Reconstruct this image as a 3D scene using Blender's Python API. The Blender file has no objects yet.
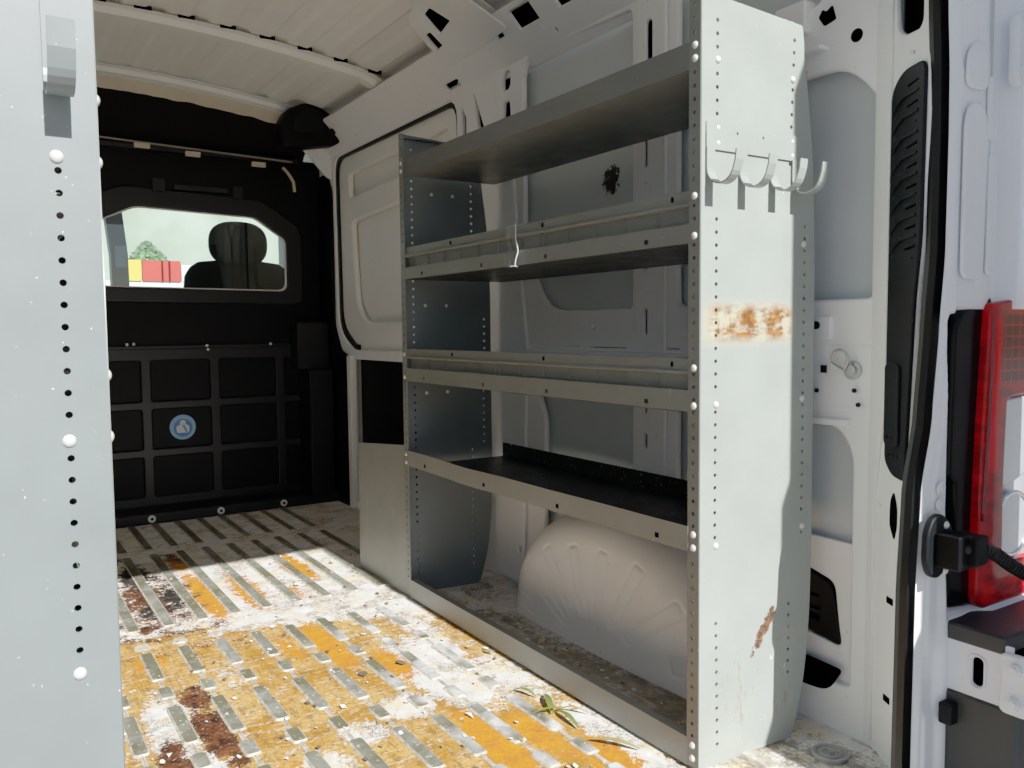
import bpy, bmesh, math, random
from mathutils import Vector, Matrix, noise as mnoise
random.seed(7)
scene = bpy.context.scene
COL = scene.collection
PI = math.pi

# ------------------------------------------------------------------ colour / materials
def lin(c):
    o = []
    for v in c:
        v /= 255.0
        o.append(v / 12.92 if v <= .04045 else ((v + .055) / 1.055) ** 2.4)
    return (*o, 1.0)

class NT:
    def __init__(s, m):
        m.use_nodes = True
        s.t = m.node_tree
        s.n = s.t.nodes
        s.b = s.n.get('Principled BSDF')
    def new(s, kind, **kw):
        n = s.n.new(kind)
        for k, v in kw.items():
            if k in n.inputs: n.inputs[k].default_value = v
            else: setattr(n, k, v)
        return n
    def link(s, a, b): s.t.links.new(a, b)
    def pos(s):
        if not hasattr(s, 'g'): s.g = s.new('ShaderNodeNewGeometry')
        return s.g.outputs['Position']
    def noise(s, scale, detail=4, rough=.55, stretch=None):
        n = s.new('ShaderNodeTexNoise')
        n.inputs['Scale'].default_value = scale
        n.inputs['Detail'].default_value = detail
        n.inputs['Roughness'].default_value = rough
        src = s.pos()
        if stretch:
            mp = s.new('ShaderNodeMapping')
            mp.inputs['Scale'].default_value = stretch
            s.link(src, mp.inputs['Vector']); src = mp.outputs['Vector']
        s.link(src, n.inputs['Vector'])
        return n.outputs['Fac']
    def ramp(s, fac, a, b, ca=(0, 0, 0, 1), cb=(1, 1, 1, 1)):
        r = s.new('ShaderNodeValToRGB')
        r.color_ramp.elements[0].position = a; r.color_ramp.elements[0].color = ca
        r.color_ramp.elements[1].position = b; r.color_ramp.elements[1].color = cb
        s.link(fac, r.inputs['Fac'])
        return r.outputs['Color']
    def mix(s, fac, a, b, mode='MIX'):
        m = s.new('ShaderNodeMix', data_type='RGBA', blend_type=mode)
        for sock, v in ((m.inputs[0], fac), (m.inputs[6], a), (m.inputs[7], b)):
            if hasattr(v, 'links') or hasattr(v, 'is_linked'): s.link(v, sock)
            else: sock.default_value = v
        return m.outputs[2]
    def math(s, op, a, b=0.0, clamp=False):
        m = s.new('ShaderNodeMath', operation=op, use_clamp=clamp)
        for sock, v in ((m.inputs[0], a), (m.inputs[1], b)):
            if hasattr(v, 'is_linked'): s.link(v, sock)
            else: sock.default_value = v
        return m.outputs[0]
    def attr(s, name):
        a = s.new('ShaderNodeAttribute', attribute_name=name)
        return a.outputs['Fac']
    def bump(s, h, strength=.2, dist=.002):
        b = s.new('ShaderNodeBump')
        b.inputs['Strength'].default_value = strength
        b.inputs['Distance'].default_value = dist
        s.link(h, b.inputs['Height'])
        s.link(b.outputs['Normal'], s.b.inputs['Normal'])
    def boxmask(s, x0, x1, y0, y1, z0, z1, soft=.012):
        sep = s.new('ShaderNodeSeparateXYZ'); s.link(s.pos(), sep.inputs[0])
        out = None
        for i, (a, b) in enumerate(((x0, x1), (y0, y1), (z0, z1))):
            d = s.math('SUBTRACT', (b - a) / 2, s.math('ABSOLUTE', s.math('SUBTRACT', sep.outputs[i], (a + b) / 2)))
            d = s.math('DIVIDE', d, soft)
            d = s.math('ADD', d, 0.5, clamp=True)
            out = d if out is None else s.math('MULTIPLY', out, d)
        return out

def basic(name, rgb, rough=.5, metal=0., spec=.5, var=.12, vscale=6., dark=None, bump=0., bscale=60., coat=0., dirt=0.):
    m = bpy.data.materials.new(name); t = NT(m)
    c = lin(rgb)
    d = lin(dark) if dark else (c[0] * .72, c[1] * .72, c[2] * .72, 1)
    f = t.noise(vscale, 5)
    col = t.mix(t.math('MULTIPLY', t.ramp(f, .35, .75), var * 3), c, d)
    if dirt:
        g = t.ramp(t.noise(38, 6, .7), .64, .70)
        col = t.mix(t.math('MULTIPLY', g, dirt), col, (.06, .05, .04, 1))
    t.link(col, t.b.inputs['Base Color'])
    t.b.inputs['Roughness'].default_value = rough
    t.b.inputs['Metallic'].default_value = metal
    t.b.inputs['Specular IOR Level'].default_value = spec
    t.b.inputs['Coat Weight'].default_value = coat
    if bump: t.bump(t.noise(bscale, 3), bump)
    return m

M = {}
M['white'] = basic('white_body_paint', (240, 240, 239), .42, var=.05, dirt=.25, bump=.05, bscale=25)
M['roof'] = basic('roof_primer', (240, 239, 232), .55, var=.08, bump=.06, bscale=30)
M['door_white'] = basic('sliding_door_paint', (241, 239, 232), .45, var=.05, dirt=.2)
M['outer_white'] = basic('glossy_white_paint', (234, 237, 243), .22, var=.03, coat=.4, bump=.04, bscale=9)
M['skin'] = basic('inner_skin', (196, 204, 207), .5, var=.08)
def stained_skin():
    m = M['skin']; t = NT(m)
    sep = t.new('ShaderNodeSeparateXYZ'); t.link(t.pos(), sep.inputs[0])
    y = t.math('DIVIDE', t.math('SUBTRACT', sep.outputs[1], 1.978), .042); z = t.math('DIVIDE', t.math('SUBTRACT', sep.outputs[2], 1.345), .045)
    e = t.math('ADD', t.math('ADD', t.math('MULTIPLY', y, y), t.math('MULTIPLY', z, z)), t.math('MULTIPLY', t.math('SUBTRACT', t.noise(55, 5, .7), .5), 4.0))
    old = t.b.inputs['Base Color'].links[0].from_socket
    t.link(t.mix(t.ramp(e, .7, 1.0, (1, 1, 1, 1), (0, 0, 0, 1)), old, lin((22, 20, 18))), t.b.inputs['Base Color'])
stained_skin()
M['black'] = basic('black_plastic', (5, 6, 9), .5, var=.12, spec=.12)
M['black2'] = basic('black_trim', (10, 13, 16), .5, spec=.14, var=.1, bump=.1, bscale=300)
M['black_gloss'] = basic('glossy_black_lamp_housing', (4, 7, 8), .16, var=.05, spec=.10)
M['rubber'] = basic('black_rubber', (7, 8, 10), .42, var=.1, spec=.25)
M['shade_black'] = basic('cavity_shade', (1, 1, 2), .9, var=.05, spec=.02)  # near-black stands in for shade inside holes and gaps
M['bumper'] = basic('textured_bumper_plastic', (26, 29, 31), .55, var=.1, bump=.2, bscale=500)
M['steel'] = basic('zinc_steel', (190, 190, 186), .3, metal=.9, var=.1, vscale=40)
M['bolt'] = basic('zinc_bolt_head', (222, 222, 216), .35, metal=.25, var=.08, vscale=60)
M['beige'] = basic('beige_headliner_edge', (196, 182, 158), .85, var=.15, vscale=20)
M['dark_lip'] = basic('shelf_tray_dark', (34, 42, 44), .45, var=.1, dirt=0)
M['fabric'] = basic('dark_seat_fabric', (10, 11, 10), .85, var=.15, bump=.2, bscale=200)
M['red_board'] = basic('red_board', (205, 60, 48), .6, var=.05)
M['yellow'] = basic('yellow_board', (224, 196, 60), .6, var=.05)
M['white_board'] = basic('white_board', (235, 235, 230), .6, var=.04)
M['concrete'] = basic('pale_concrete', (136, 136, 134), .9, var=.15, vscale=1.5, bump=.2, bscale=40)
M['leaf'] = basic('green_leaf', (96, 112, 44), .5, var=.2, vscale=60)
M['leafdry'] = basic('dry_leaf', (150, 134, 70), .6, var=.2, vscale=60)
M['tree'] = basic('foliage', (120, 150, 105), .8, var=.3, vscale=8)
M['trunk'] = basic('bark', (90, 75, 60), .9)
M['blue'] = basic('blue_sticker', (120, 172, 216), .4, var=.02)
M['blue_d'] = basic('deep_blue_print', (30, 112, 182), .4, var=.02)
M['sticker_white'] = basic('white_print', (216, 222, 228), .4, var=.02)
M['chrome'] = basic('chrome_reflector', (225, 228, 232), .12, metal=1., var=.03)
M['silver'] = basic('frosted_lens', (188, 194, 200), .3, metal=.55, var=.1, vscale=30)

def shelf_paint(name, rgb, rust=False, specks=.5, rough=.4):
    m = bpy.data.materials.new(name); t = NT(m)
    c = lin(rgb); d = tuple(v * .8 for v in c[:3]) + (1,)
    col = t.mix(t.ramp(t.noise(5, 6, .6), .3, .75), c, d)
    # vertical streaking and light scuffs
    scuff = t.ramp(t.noise(22, 6, .7, (1, 1, .25)), .66, .74)
    col = t.mix(t.math('MULTIPLY', scuff, .22), col, lin((225, 226, 220)))
    sp = t.ramp(t.noise(130, 2, .5), .745 - .05 * (specks >= .9), .775 - .055 * (specks >= .9))
    col = t.mix(t.math('MULTIPLY', sp, specks), col, lin((225, 222, 210)))
    if rust:
        n1 = t.noise(34, 6, .7, (.55, 1, 1.5)); n2 = t.noise(12, 4, .6, (1.6, 1, .6))
        r = t.boxmask(1.215, 1.455, 1.1, 1.3, .878, .945, .02)
        r = t.math('MULTIPLY', r, t.ramp(t.math('ADD', t.math('MULTIPLY', n1, .5), t.math('MULTIPLY', n2, .5)), .44, .53))
        col = t.mix(t.math('MULTIPLY', t.boxmask(1.20, 1.46, 1.1, 1.3, .872, .95, .03), .42), col, lin((206, 186, 136)))
        col = t.mix(r, col, t.mix(t.ramp(t.noise(60, 4), .35, .6), lin((150, 92, 34)), lin((98, 54, 20))))
        # dark scraped patch low on the panel: a tilted narrow box
        sep = t.new('ShaderNodeSeparateXYZ'); t.link(t.pos(), sep.inputs[0])
        a = t.math('SUBTRACT', sep.outputs[0], 1.383); b = t.math('SUBTRACT', sep.outputs[2], .265)
        al = t.math('ADD', t.math('MULTIPLY', a, .60), t.math('MULTIPLY', b, .80))
        ac = t.math('SUBTRACT', t.math('MULTIPLY', a, .80), t.math('MULTIPLY', b, .60))
        e = t.math('ADD', t.math('POWER', t.math('DIVIDE', al, .06), 2.0), t.math('POWER', t.math('DIVIDE', ac, .013), 2.0))
        e = t.math('ADD', e, t.math('MULTIPLY', t.math('SUBTRACT', t.noise(70, 5, .7), .5), 4.5))
        col = t.mix(t.ramp(e, .75, 1.0, (1, 1, 1, 1), (0, 0, 0, 1)), col, t.mix(t.ramp(t.noise(160, 3), .45, .55), lin((116, 74, 46)), lin((58, 44, 34))))
        sc = t.math('MULTIPLY', t.boxmask(1.25, 1.47, 1.1, 1.3, .03, .24, .05), t.ramp(t.noise(26, 6, .75, (1.6, 1, .45)), .58, .63))
        col = t.mix(t.math('MULTIPLY', sc, .75), col, lin((140, 116, 86)))
        sc2 = t.math('MULTIPLY', t.boxmask(1.40, 1.46, 1.1, 1.3, .1, .22, .03), t.ramp(t.noise(45, 5, .7, (1, 1, .5)), .6, .64))
        col = t.mix(sc2, col, lin((236, 234, 226)))
    t.link(col, t.b.inputs['Base Color'])
    t.link(t.ramp(t.noise(14, 4), .3, .7, (rough - .06,) * 3 + (1,), (rough + .1,) * 3 + (1,)), t.b.inputs['Roughness'])
    t.bump(t.noise(9, 3), .12, .004)
    return m
M['grey'] = shelf_paint('grey_shelf_paint', (160, 161, 154))
M['lip'] = shelf_paint('shaded_lip_grey', (112, 116, 111), specks=.6)  # darker copy of the shelf grey; shade of lips and flanges painted in
M['plate'] = shelf_paint('grey_plate_paint', (126, 128, 121), specks=.7)
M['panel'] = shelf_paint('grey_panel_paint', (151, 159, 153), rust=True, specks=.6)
M['panel_far'] = shelf_paint('shaded_panel_grey_far', (100, 108, 110), specks=.35)  # near panel's grey, darkened for the shade at the far end
M['panel_left'] = shelf_paint('grey_blue_panel_left', (114, 123, 124), specks=.7)  # darker and bluer than the right end panel
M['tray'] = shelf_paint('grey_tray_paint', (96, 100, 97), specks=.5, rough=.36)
M['traydark'] = shelf_paint('shaded_tray_grey', (22, 27, 29), specks=1.0, rough=.42)  # tray grey darkened; shade between the shelves is in the colour

def glass(name, tint=(.9, .95, .95, 1), rough=.02, mixf=.12):
    m = bpy.data.materials.new(name); t = NT(m)
    tr = t.new('ShaderNodeBsdfTransparent'); tr.inputs[0].default_value = tint
    gl = t.new('ShaderNodeBsdfGlossy'); gl.inputs['Roughness'].default_value = rough
    mx = t.new('ShaderNodeMixShader'); mx.inputs[0].default_value = mixf
    t.link(tr.outputs[0], mx.inputs[1]); t.link(gl.outputs[0], mx.inputs[2])
    t.link(mx.outputs[0], t.n['Material Output'].inputs[0])
    return m
M['glass'] = glass('bulkhead_glass', (.86, .93, .92, 1), .02, .06)
M['film'] = glass('clear_plastic_film', (.93, .95, .96, 1), .15, .16)

def lens():
    m = bpy.data.materials.new('red_lamp_lens'); t = NT(m)
    mp = t.new('ShaderNodeMapping'); mp.inputs['Rotation'].default_value = (PI / 2, 0, 0)
    t.link(t.pos(), mp.inputs['Vector'])
    br = t.new('ShaderNodeTexBrick'); br.offset = 0
    br.inputs['Scale'].default_value = 1
    br.inputs['Brick Width'].default_value = .026; br.inputs['Row Height'].default_value = .022
    br.inputs['Mortar Size'].default_value = .0018
    br.inputs['Color1'].default_value = lin((96, 2, 12)); br.inputs['Color2'].default_value = lin((70, 2, 10)); br.inputs['Mortar'].default_value = lin((150, 16, 26))
    t.link(mp.outputs[0], br.inputs['Vector'])
    grid = t.boxmask(1.655, 1.9, .6, 1, .79, .925, .006)
    strip = t.boxmask(1.612, 1.648, .6, 1, .62, .92, .012)
    low = t.boxmask(1.60, 1.9, .6, 1, .34, .42, .03)
    wav = t.ramp(t.noise(18, 3, .5, (1, 1, 3.0)), .4, .62)
    base = t.mix(wav, lin((120, 1, 8)), lin((172, 4, 12)))
    base = t.mix(strip, base, lin((206, 8, 14)))
    base = t.mix(t.math('MULTIPLY', low, wav), base, lin((222, 16, 24)))
    base = t.mix(grid, base, br.outputs['Color'])
    t.link(base, t.b.inputs['Base Color'])
    t.b.inputs['Roughness'].default_value = .12
    t.b.inputs['Coat Weight'].default_value = .0; t.b.inputs['Specular IOR Level'].default_value = .22
    return m
M['red'] = lens()
M['red_dark'] = basic('dark_red_lens_edge', (96, 4, 16), .12, var=.05)

# ------------------------------------------------------------------ floor material
def floor_mat():
    m = bpy.data.materials.new('worn_van_floor'); t = NT(m)
    fine = t.noise(95, 6, .72); mid = t.noise(24, 6, .68); big = t.noise(7, 4, .6)
    fib = t.noise(70, 5, .75, (1.0, .22, 1.0)); fib2 = t.noise(70, 5, .75, (.25, 1.0, 1.0))
    nn = t.math('ADD', t.math('MULTIPLY', mid, .55), t.math('MULTIPLY', fine, .45))
    white = t.mix(t.ramp(t.noise(16, 5, .7), .35, .7), lin((232, 231, 227)), lin((198, 197, 192)))
    white = t.mix(t.math('MULTIPLY', t.ramp(fib2, .63, .68), .7), white, lin((128, 120, 108)))
    white = t.mix(t.math('MULTIPLY', t.ramp(t.noise(60, 6, .8), .62, .67), .7), white, lin((96, 84, 70)))
    white = t.mix(t.math('MULTIPLY', t.ramp(t.noise(9, 5, .65), .50, .60), .75), white, lin((222, 204, 160)))
    white = t.mix(t.math('MULTIPLY', t.ramp(t.noise(31, 6, .75), .60, .64), .8), white, lin((178, 132, 66)))
    # thin wandering scratches: bands of a noise field
    for sc_, w_, cc in ((13, .010, (98, 86, 70)), (27, .012, (120, 106, 86)), (45, .014, (150, 120, 70))):
        nz = t.noise(sc_, 4, .6)
        ln = t.math('LESS_THAN', t.math('ABSOLUTE', t.math('SUBTRACT', nz, .5)), w_)
        ln = t.math('MULTIPLY', ln, t.ramp(t.noise(8, 3, .5), .48, .58))
        white = t.mix(t.math('MULTIPLY', ln, .8), white, lin(cc))
    amber = t.mix(t.ramp(mid, .36, .62), lin((190, 134, 40)), lin((200, 162, 92)))
    amber = t.mix(t.ramp(big, .42, .60), amber, lin((170, 112, 24)))
    amber = t.mix(t.math('MULTIPLY', t.ramp(fib, .50, .60), .65), amber, lin((112, 78, 38)))
    amber = t.mix(t.math('MULTIPLY', t.ramp(fib2, .56, .61), .6), amber, lin((226, 210, 178)))
    amber = t.mix(t.math('MULTIPLY', t.ramp(fine, .56, .61), .75), amber, lin((84, 60, 36)))
    amber = t.mix(t.math('MULTIPLY', t.ramp(t.noise(42, 6, .75), .60, .64), .8), amber, lin((232, 226, 210)))
    orange = t.mix(t.ramp(nn, .42, .58), lin((206, 134, 20)), lin((178, 100, 24)))
    brown = t.mix(t.ramp(nn, .44, .6), lin((34, 17, 10)), lin((112, 56, 24)))
    brown = t.mix(t.ramp(fine, .60, .66), brown, lin((176, 160, 140)))
    black = t.mix(t.ramp(nn, .5, .62), lin((24, 20, 18)), lin((70, 58, 48)))
    jit = t.math('MULTIPLY', t.math('SUBTRACT', nn, .5), 3.0)
    def msk(nm, w=.05):
        return t.ramp(t.math('ADD', t.attr(nm), jit), .5 - w, .5 + w)
    edge = t.attr('amber')
    jit2 = t.math('MULTIPLY', t.math('SUBTRACT', t.math('ADD', t.math('MULTIPLY', t.noise(15, 6, .75), .6), t.math('MULTIPLY', fine, .4)), .5), 5.5)
    def msk2(nm, w=.05):
        return t.ramp(t.math('ADD', t.attr(nm), jit2), .5 - w, .5 + w)
    col = t.mix(msk('amber', .06), white, amber)
    col = t.mix(msk('orange', .05), col, orange)
    col = t.mix(msk2('brown', .06), col, brown)
    col = t.mix(msk2('black', .06), col, black)
    col = t.mix(t.math('MULTIPLY', msk('dirt', .12), .8), col, t.mix(t.ramp(mid, .4, .6), lin((150, 132, 92)), lin((78, 60, 36))))
    t.link(col, t.b.inputs['Base Color'])
    t.link(t.ramp(nn, .35, .65, (.35,) * 3 + (1,), (.75,) * 3 + (1,)), t.b.inputs['Roughness'])
    t.bump(t.math('ADD', nn, t.math('MULTIPLY', fib, .5)), .55, .004)
    return m
def pad_mat():
    m = bpy.data.materials.new('worn_rib_tops'); t = NT(m)
    n = t.noise(30, 6, .7); b = t.noise(6, 3, .5)
    col = t.mix(t.ramp(n, .38, .66), lin((104, 104, 88)), lin((146, 147, 138)))
    col = t.mix(t.ramp(b, .40, .60), col, lin((92, 88, 64)))
    col = t.mix(t.ramp(t.noise(75, 6, .75), .60, .66), col, lin((220, 218, 212)))
    col = t.mix(t.ramp(t.noise(52, 5, .7), .66, .7), col, lin((88, 70, 48)))
    wm = t.math('MULTIPLY', t.boxmask(.84, 1.4, .5, 2.62, -1, 1, .15), t.ramp(t.noise(5.5, 2, .5), .46, .56))
    col = t.mix(t.math('MULTIPLY', wm, .85), col, t.mix(t.ramp(t.noise(20, 5, .7), .4, .65), lin((226, 226, 224)), lin((168, 170, 168))))
    t.link(col, t.b.inputs['Base Color'])
    t.b.inputs['Roughness'].default_value = .45
    t.bump(n, .3, .002)
    return m
M['floor'] = floor_mat(); M['pad'] = pad_mat()
M['pad_side'] = basic('rib_side_paint', (206, 200, 186), .5, var=.33, vscale=45, dark=(120, 104, 74), dirt=.8)

# ------------------------------------------------------------------ object helpers
def empty(name, loc, label, cat, group=None):
    o = bpy.data.objects.new(name, None); COL.objects.link(o)
    o.location = loc; o.empty_display_size = .1
    o['label'] = label; o['category'] = cat
    if group: o['group'] = group
    bpy.context.view_layer.update()
    return o
def link(name, me, mat=None, parent=None, label=None, cat=None, group=None, kind=None, smooth=False):
    o = bpy.data.objects.new(name, me); COL.objects.link(o)
    if mat is not None:
        if not me.materials: me.materials.append(mat)
    if smooth:
        me.polygons.foreach_set('use_smooth', [True] * len(me.polygons))
    if parent is not None:
        o.parent = parent
        o.matrix_parent_inverse = parent.matrix_world.inverted()
    elif len(me.vertices):
        # origin to the middle of the underside
        xs = [v.co for v in me.vertices]
        c = Vector(((min(v.x for v in xs) + max(v.x for v in xs)) / 2, (min(v.y for v in xs) + max(v.y for v in xs)) / 2, min(v.z for v in xs)))
        me.transform(Matrix.Translation(-c)); o.location = c
    if label: o['label'] = label
    if cat: o['category'] = cat
    if group: o['group'] = group
    if kind: o['kind'] = kind
    bpy.context.view_layer.update()
    return o
def struct(name, me, mat=None, smooth=False, label=None, cat=None):
    return link(name, me, mat, None, kind='structure', smooth=smooth, label=label, cat=cat)

def mat4(u, v, w, o):
    m = Matrix.Identity(4)
    for i in range(3):
        m[i][0] = u[i]; m[i][1] = v[i]; m[i][2] = w[i]; m[i][3] = o[i]
    return m
def PXZ(y): return mat4((1, 0, 0), (0, 0, 1), (0, -1, 0), (0, y, 0))      # plane facing the rear of the van
def PYZ(x): return mat4((0, 1, 0), (0, 0, 1), (1, 0, 0), (x, 0, 0))       # plane along the side wall
def PXY(z): return mat4((1, 0, 0), (0, 1, 0), (0, 0, 1), (0, 0, z))

def sheet(outer, holes=(), T=None, th=.003, bev=0., w=0.):
    """flat sheet metal with real cut-outs"""
    cu = bpy.data.curves.new('tmp', 'CURVE'); cu.dimensions = '2D'; cu.fill_mode = 'BOTH'
    cu.extrude = max(th / 2 - bev, 0.0005); cu.bevel_depth = bev; cu.bevel_resolution = 2
    for loop in [outer] + list(holes):
        sp = cu.splines.new('POLY'); sp.points.add(len(loop) - 1); sp.use_cyclic_u = True
        for p, q in zip(sp.points, loop): p.co = (q[0], q[1], 0, 1)
    ob = bpy.data.objects.new('tmp', cu); COL.objects.link(ob)
    bpy.context.view_layer.update()
    dg = bpy.context.evaluated_depsgraph_get()
    me = bpy.data.meshes.new_from_object(ob.evaluated_get(dg))
    bpy.data.objects.remove(ob); bpy.data.curves.remove(cu)
    me.materials.clear()
    if w: me.transform(Matrix.Translation((0, 0, w)))
    if T is not None: me.transform(T)
    return me
def join(*ms):
    bm = bmesh.new()
    for m in ms:
        bm.from_mesh(m)
    me = bpy.data.meshes.new('j'); bm.to_mesh(me); bm.free()
    me.materials.clear()
    return me
def rr(x0, y0, x1, y1, r, n=5):
    pts = []
    for cx, cy, a in ((x1 - r, y1 - r, 0), (x0 + r, y1 - r, 90), (x0 + r, y0 + r, 180), (x1 - r, y0 + r, 270)):
        for k in range(n + 1):
            t = math.radians(a + 90 * k / n)
            pts.append((cx + r * math.cos(t), cy + r * math.sin(t)))
    return pts
def circ(x, y, r, n=10): return [(x + r * math.cos(2 * PI * k / n), y + r * math.sin(2 * PI * k / n)) for k in range(n)]
def roundpoly(pts, r, n=4):
    out = []; N = len(pts)
    for i in range(N):
        p0, p, p1 = Vector(pts[i - 1]), Vector(pts[i]), Vector(pts[(i + 1) % N])
        a = (p0 - p); b = (p1 - p)
        rad = r[i] if isinstance(r, (list, tuple)) else r
        d = min(rad, a.length * .45, b.length * .45)
        A = p + a.normalized() * d; B = p + b.normalized() * d
        if d < 1e-5: out.append(tuple(p)); continue
        for k in range(n + 1):
            t = k / n
            q = A * (1 - t) ** 2 + p * 2 * t * (1 - t) + B * t ** 2
            out.append((q.x, q.y))
    return out
def box(x0, x1, y0, y1, z0, z1, bev=0.):
    bm = bmesh.new()
    bmesh.ops.create_cube(bm, size=1)
    for v in bm.verts:
        v.co = ((x0 + x1) / 2 + v.co.x * (x1 - x0), (y0 + y1) / 2 + v.co.y * (y1 - y0), (z0 + z1) / 2 + v.co.z * (z1 - z0))
    if bev: bmesh.ops.bevel(bm, geom=bm.edges[:], offset=bev, segments=3, affect='EDGES', profile=.7)
    me = bpy.data.meshes.new('b'); bm.to_mesh(me); bm.free(); return me
def gridmesh(nu, nv, f):
    vs = [f(i / (nu - 1), j / (nv - 1)) for j in range(nv) for i in range(nu)]
    fs = [(j * nu + i, j * nu + i + 1, (j + 1) * nu + i + 1, (j + 1) * nu + i) for j in range(nv - 1) for i in range(nu - 1)]
    me = bpy.data.meshes.new('g'); me.from_pydata(vs, [], fs); me.update(); return me
def sweep(path, prof, up=(0, 0, 1), close=False, caps=True):
    """profile (a,b) carried along a path; a along side vector, b along up-ish vector"""
    P = [Vector(p) for p in path]; n = len(P); vs = []; fs = []; k = len(prof)
    for i, p in enumerate(P):
        if close: t = P[(i + 1) % n] - P[i - 1]
        else: t = P[min(i + 1, n - 1)] - P[max(i - 1, 0)]
        t.normalize(); s = t.cross(Vector(up)).normalized(); u = s.cross(t)
        for a, b in prof: vs.append(p + s * a + u * b)
    for i in range(n if close else n - 1):
        for j in range(k):
            a, b = i * k + j, i * k + (j + 1) % k
            c, d = ((i + 1) % n) * k + (j + 1) % k, ((i + 1) % n) * k + j
            fs.append((a, b, c, d))
    if caps and not close: fs += [tuple(range(k))[::-1], tuple((n - 1) * k + j for j in range(k))]
    me = bpy.data.meshes.new('s'); me.from_pydata([tuple(v) for v in vs], [], fs); me.update()
    bm = bmesh.new(); bm.from_mesh(me); bmesh.ops.recalc_face_normals(bm, faces=bm.faces[:]); bm.to_mesh(me); bm.free()
    return me
def tube(path, r, n=10, up=(0, 0, 1), close=False):
    return sweep(path, [(r * math.cos(2 * PI * k / n), r * math.sin(2 * PI * k / n)) for k in range(n)], up, close)
def cyl(c, axis, r, h, n=20, r2=None):
    bm = bmesh.new()
    bmesh.ops.create_cone(bm, cap_ends=True, segments=n, radius1=r, radius2=r if r2 is None else r2, depth=h)
    q = Vector((0, 0, 1)).rotation_difference(Vector(axis)).to_matrix().to_4x4()
    bmesh.ops.transform(bm, matrix=Matrix.Translation(c) @ q, verts=bm.verts)
    me = bpy.data.meshes.new('c'); bm.to_mesh(me); bm.free(); return me
def dome_mesh(r=.0075, h=.0055):
    bm = bmesh.new(); rings = []
    for k in range(5):
        a = k / 5 * PI / 2
        rings.append([bm.verts.new((r * math.cos(a) * math.cos(t * 2 * PI / 12), r * math.cos(a) * math.sin(t * 2 * PI / 12), h * math.sin(a))) for t in range(12)])
    top = bm.verts.new((0, 0, h))
    for k in range(4):
        for t in range(12): bm.faces.new((rings[k][t], rings[k][(t + 1) % 12], rings[k + 1][(t + 1) % 12], rings[k + 1][t]))
    for t in range(12): bm.faces.new((rings[4][t], rings[4][(t + 1) % 12], top))
    bm.faces.new(rings[0][::-1])
    for f in bm.faces: f.smooth = True
    me = bpy.data.meshes.new('bolt'); bm.to_mesh(me); bm.free(); me.materials.append(M['bolt']); return me
BOLT = dome_mesh()
def bolt(parent, p, axis, s=1.):
    o = bpy.data.objects.new('bolt', BOLT); COL.objects.link(o)
    o.parent = parent; o.matrix_parent_inverse = parent.matrix_world.inverted()
    q = Vector((0, 0, 1)).rotation_difference(Vector(axis))
    o.matrix_basis = Matrix.Translation(p) @ q.to_matrix().to_4x4() @ Matrix.Scale(s, 4)
    return o

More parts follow.
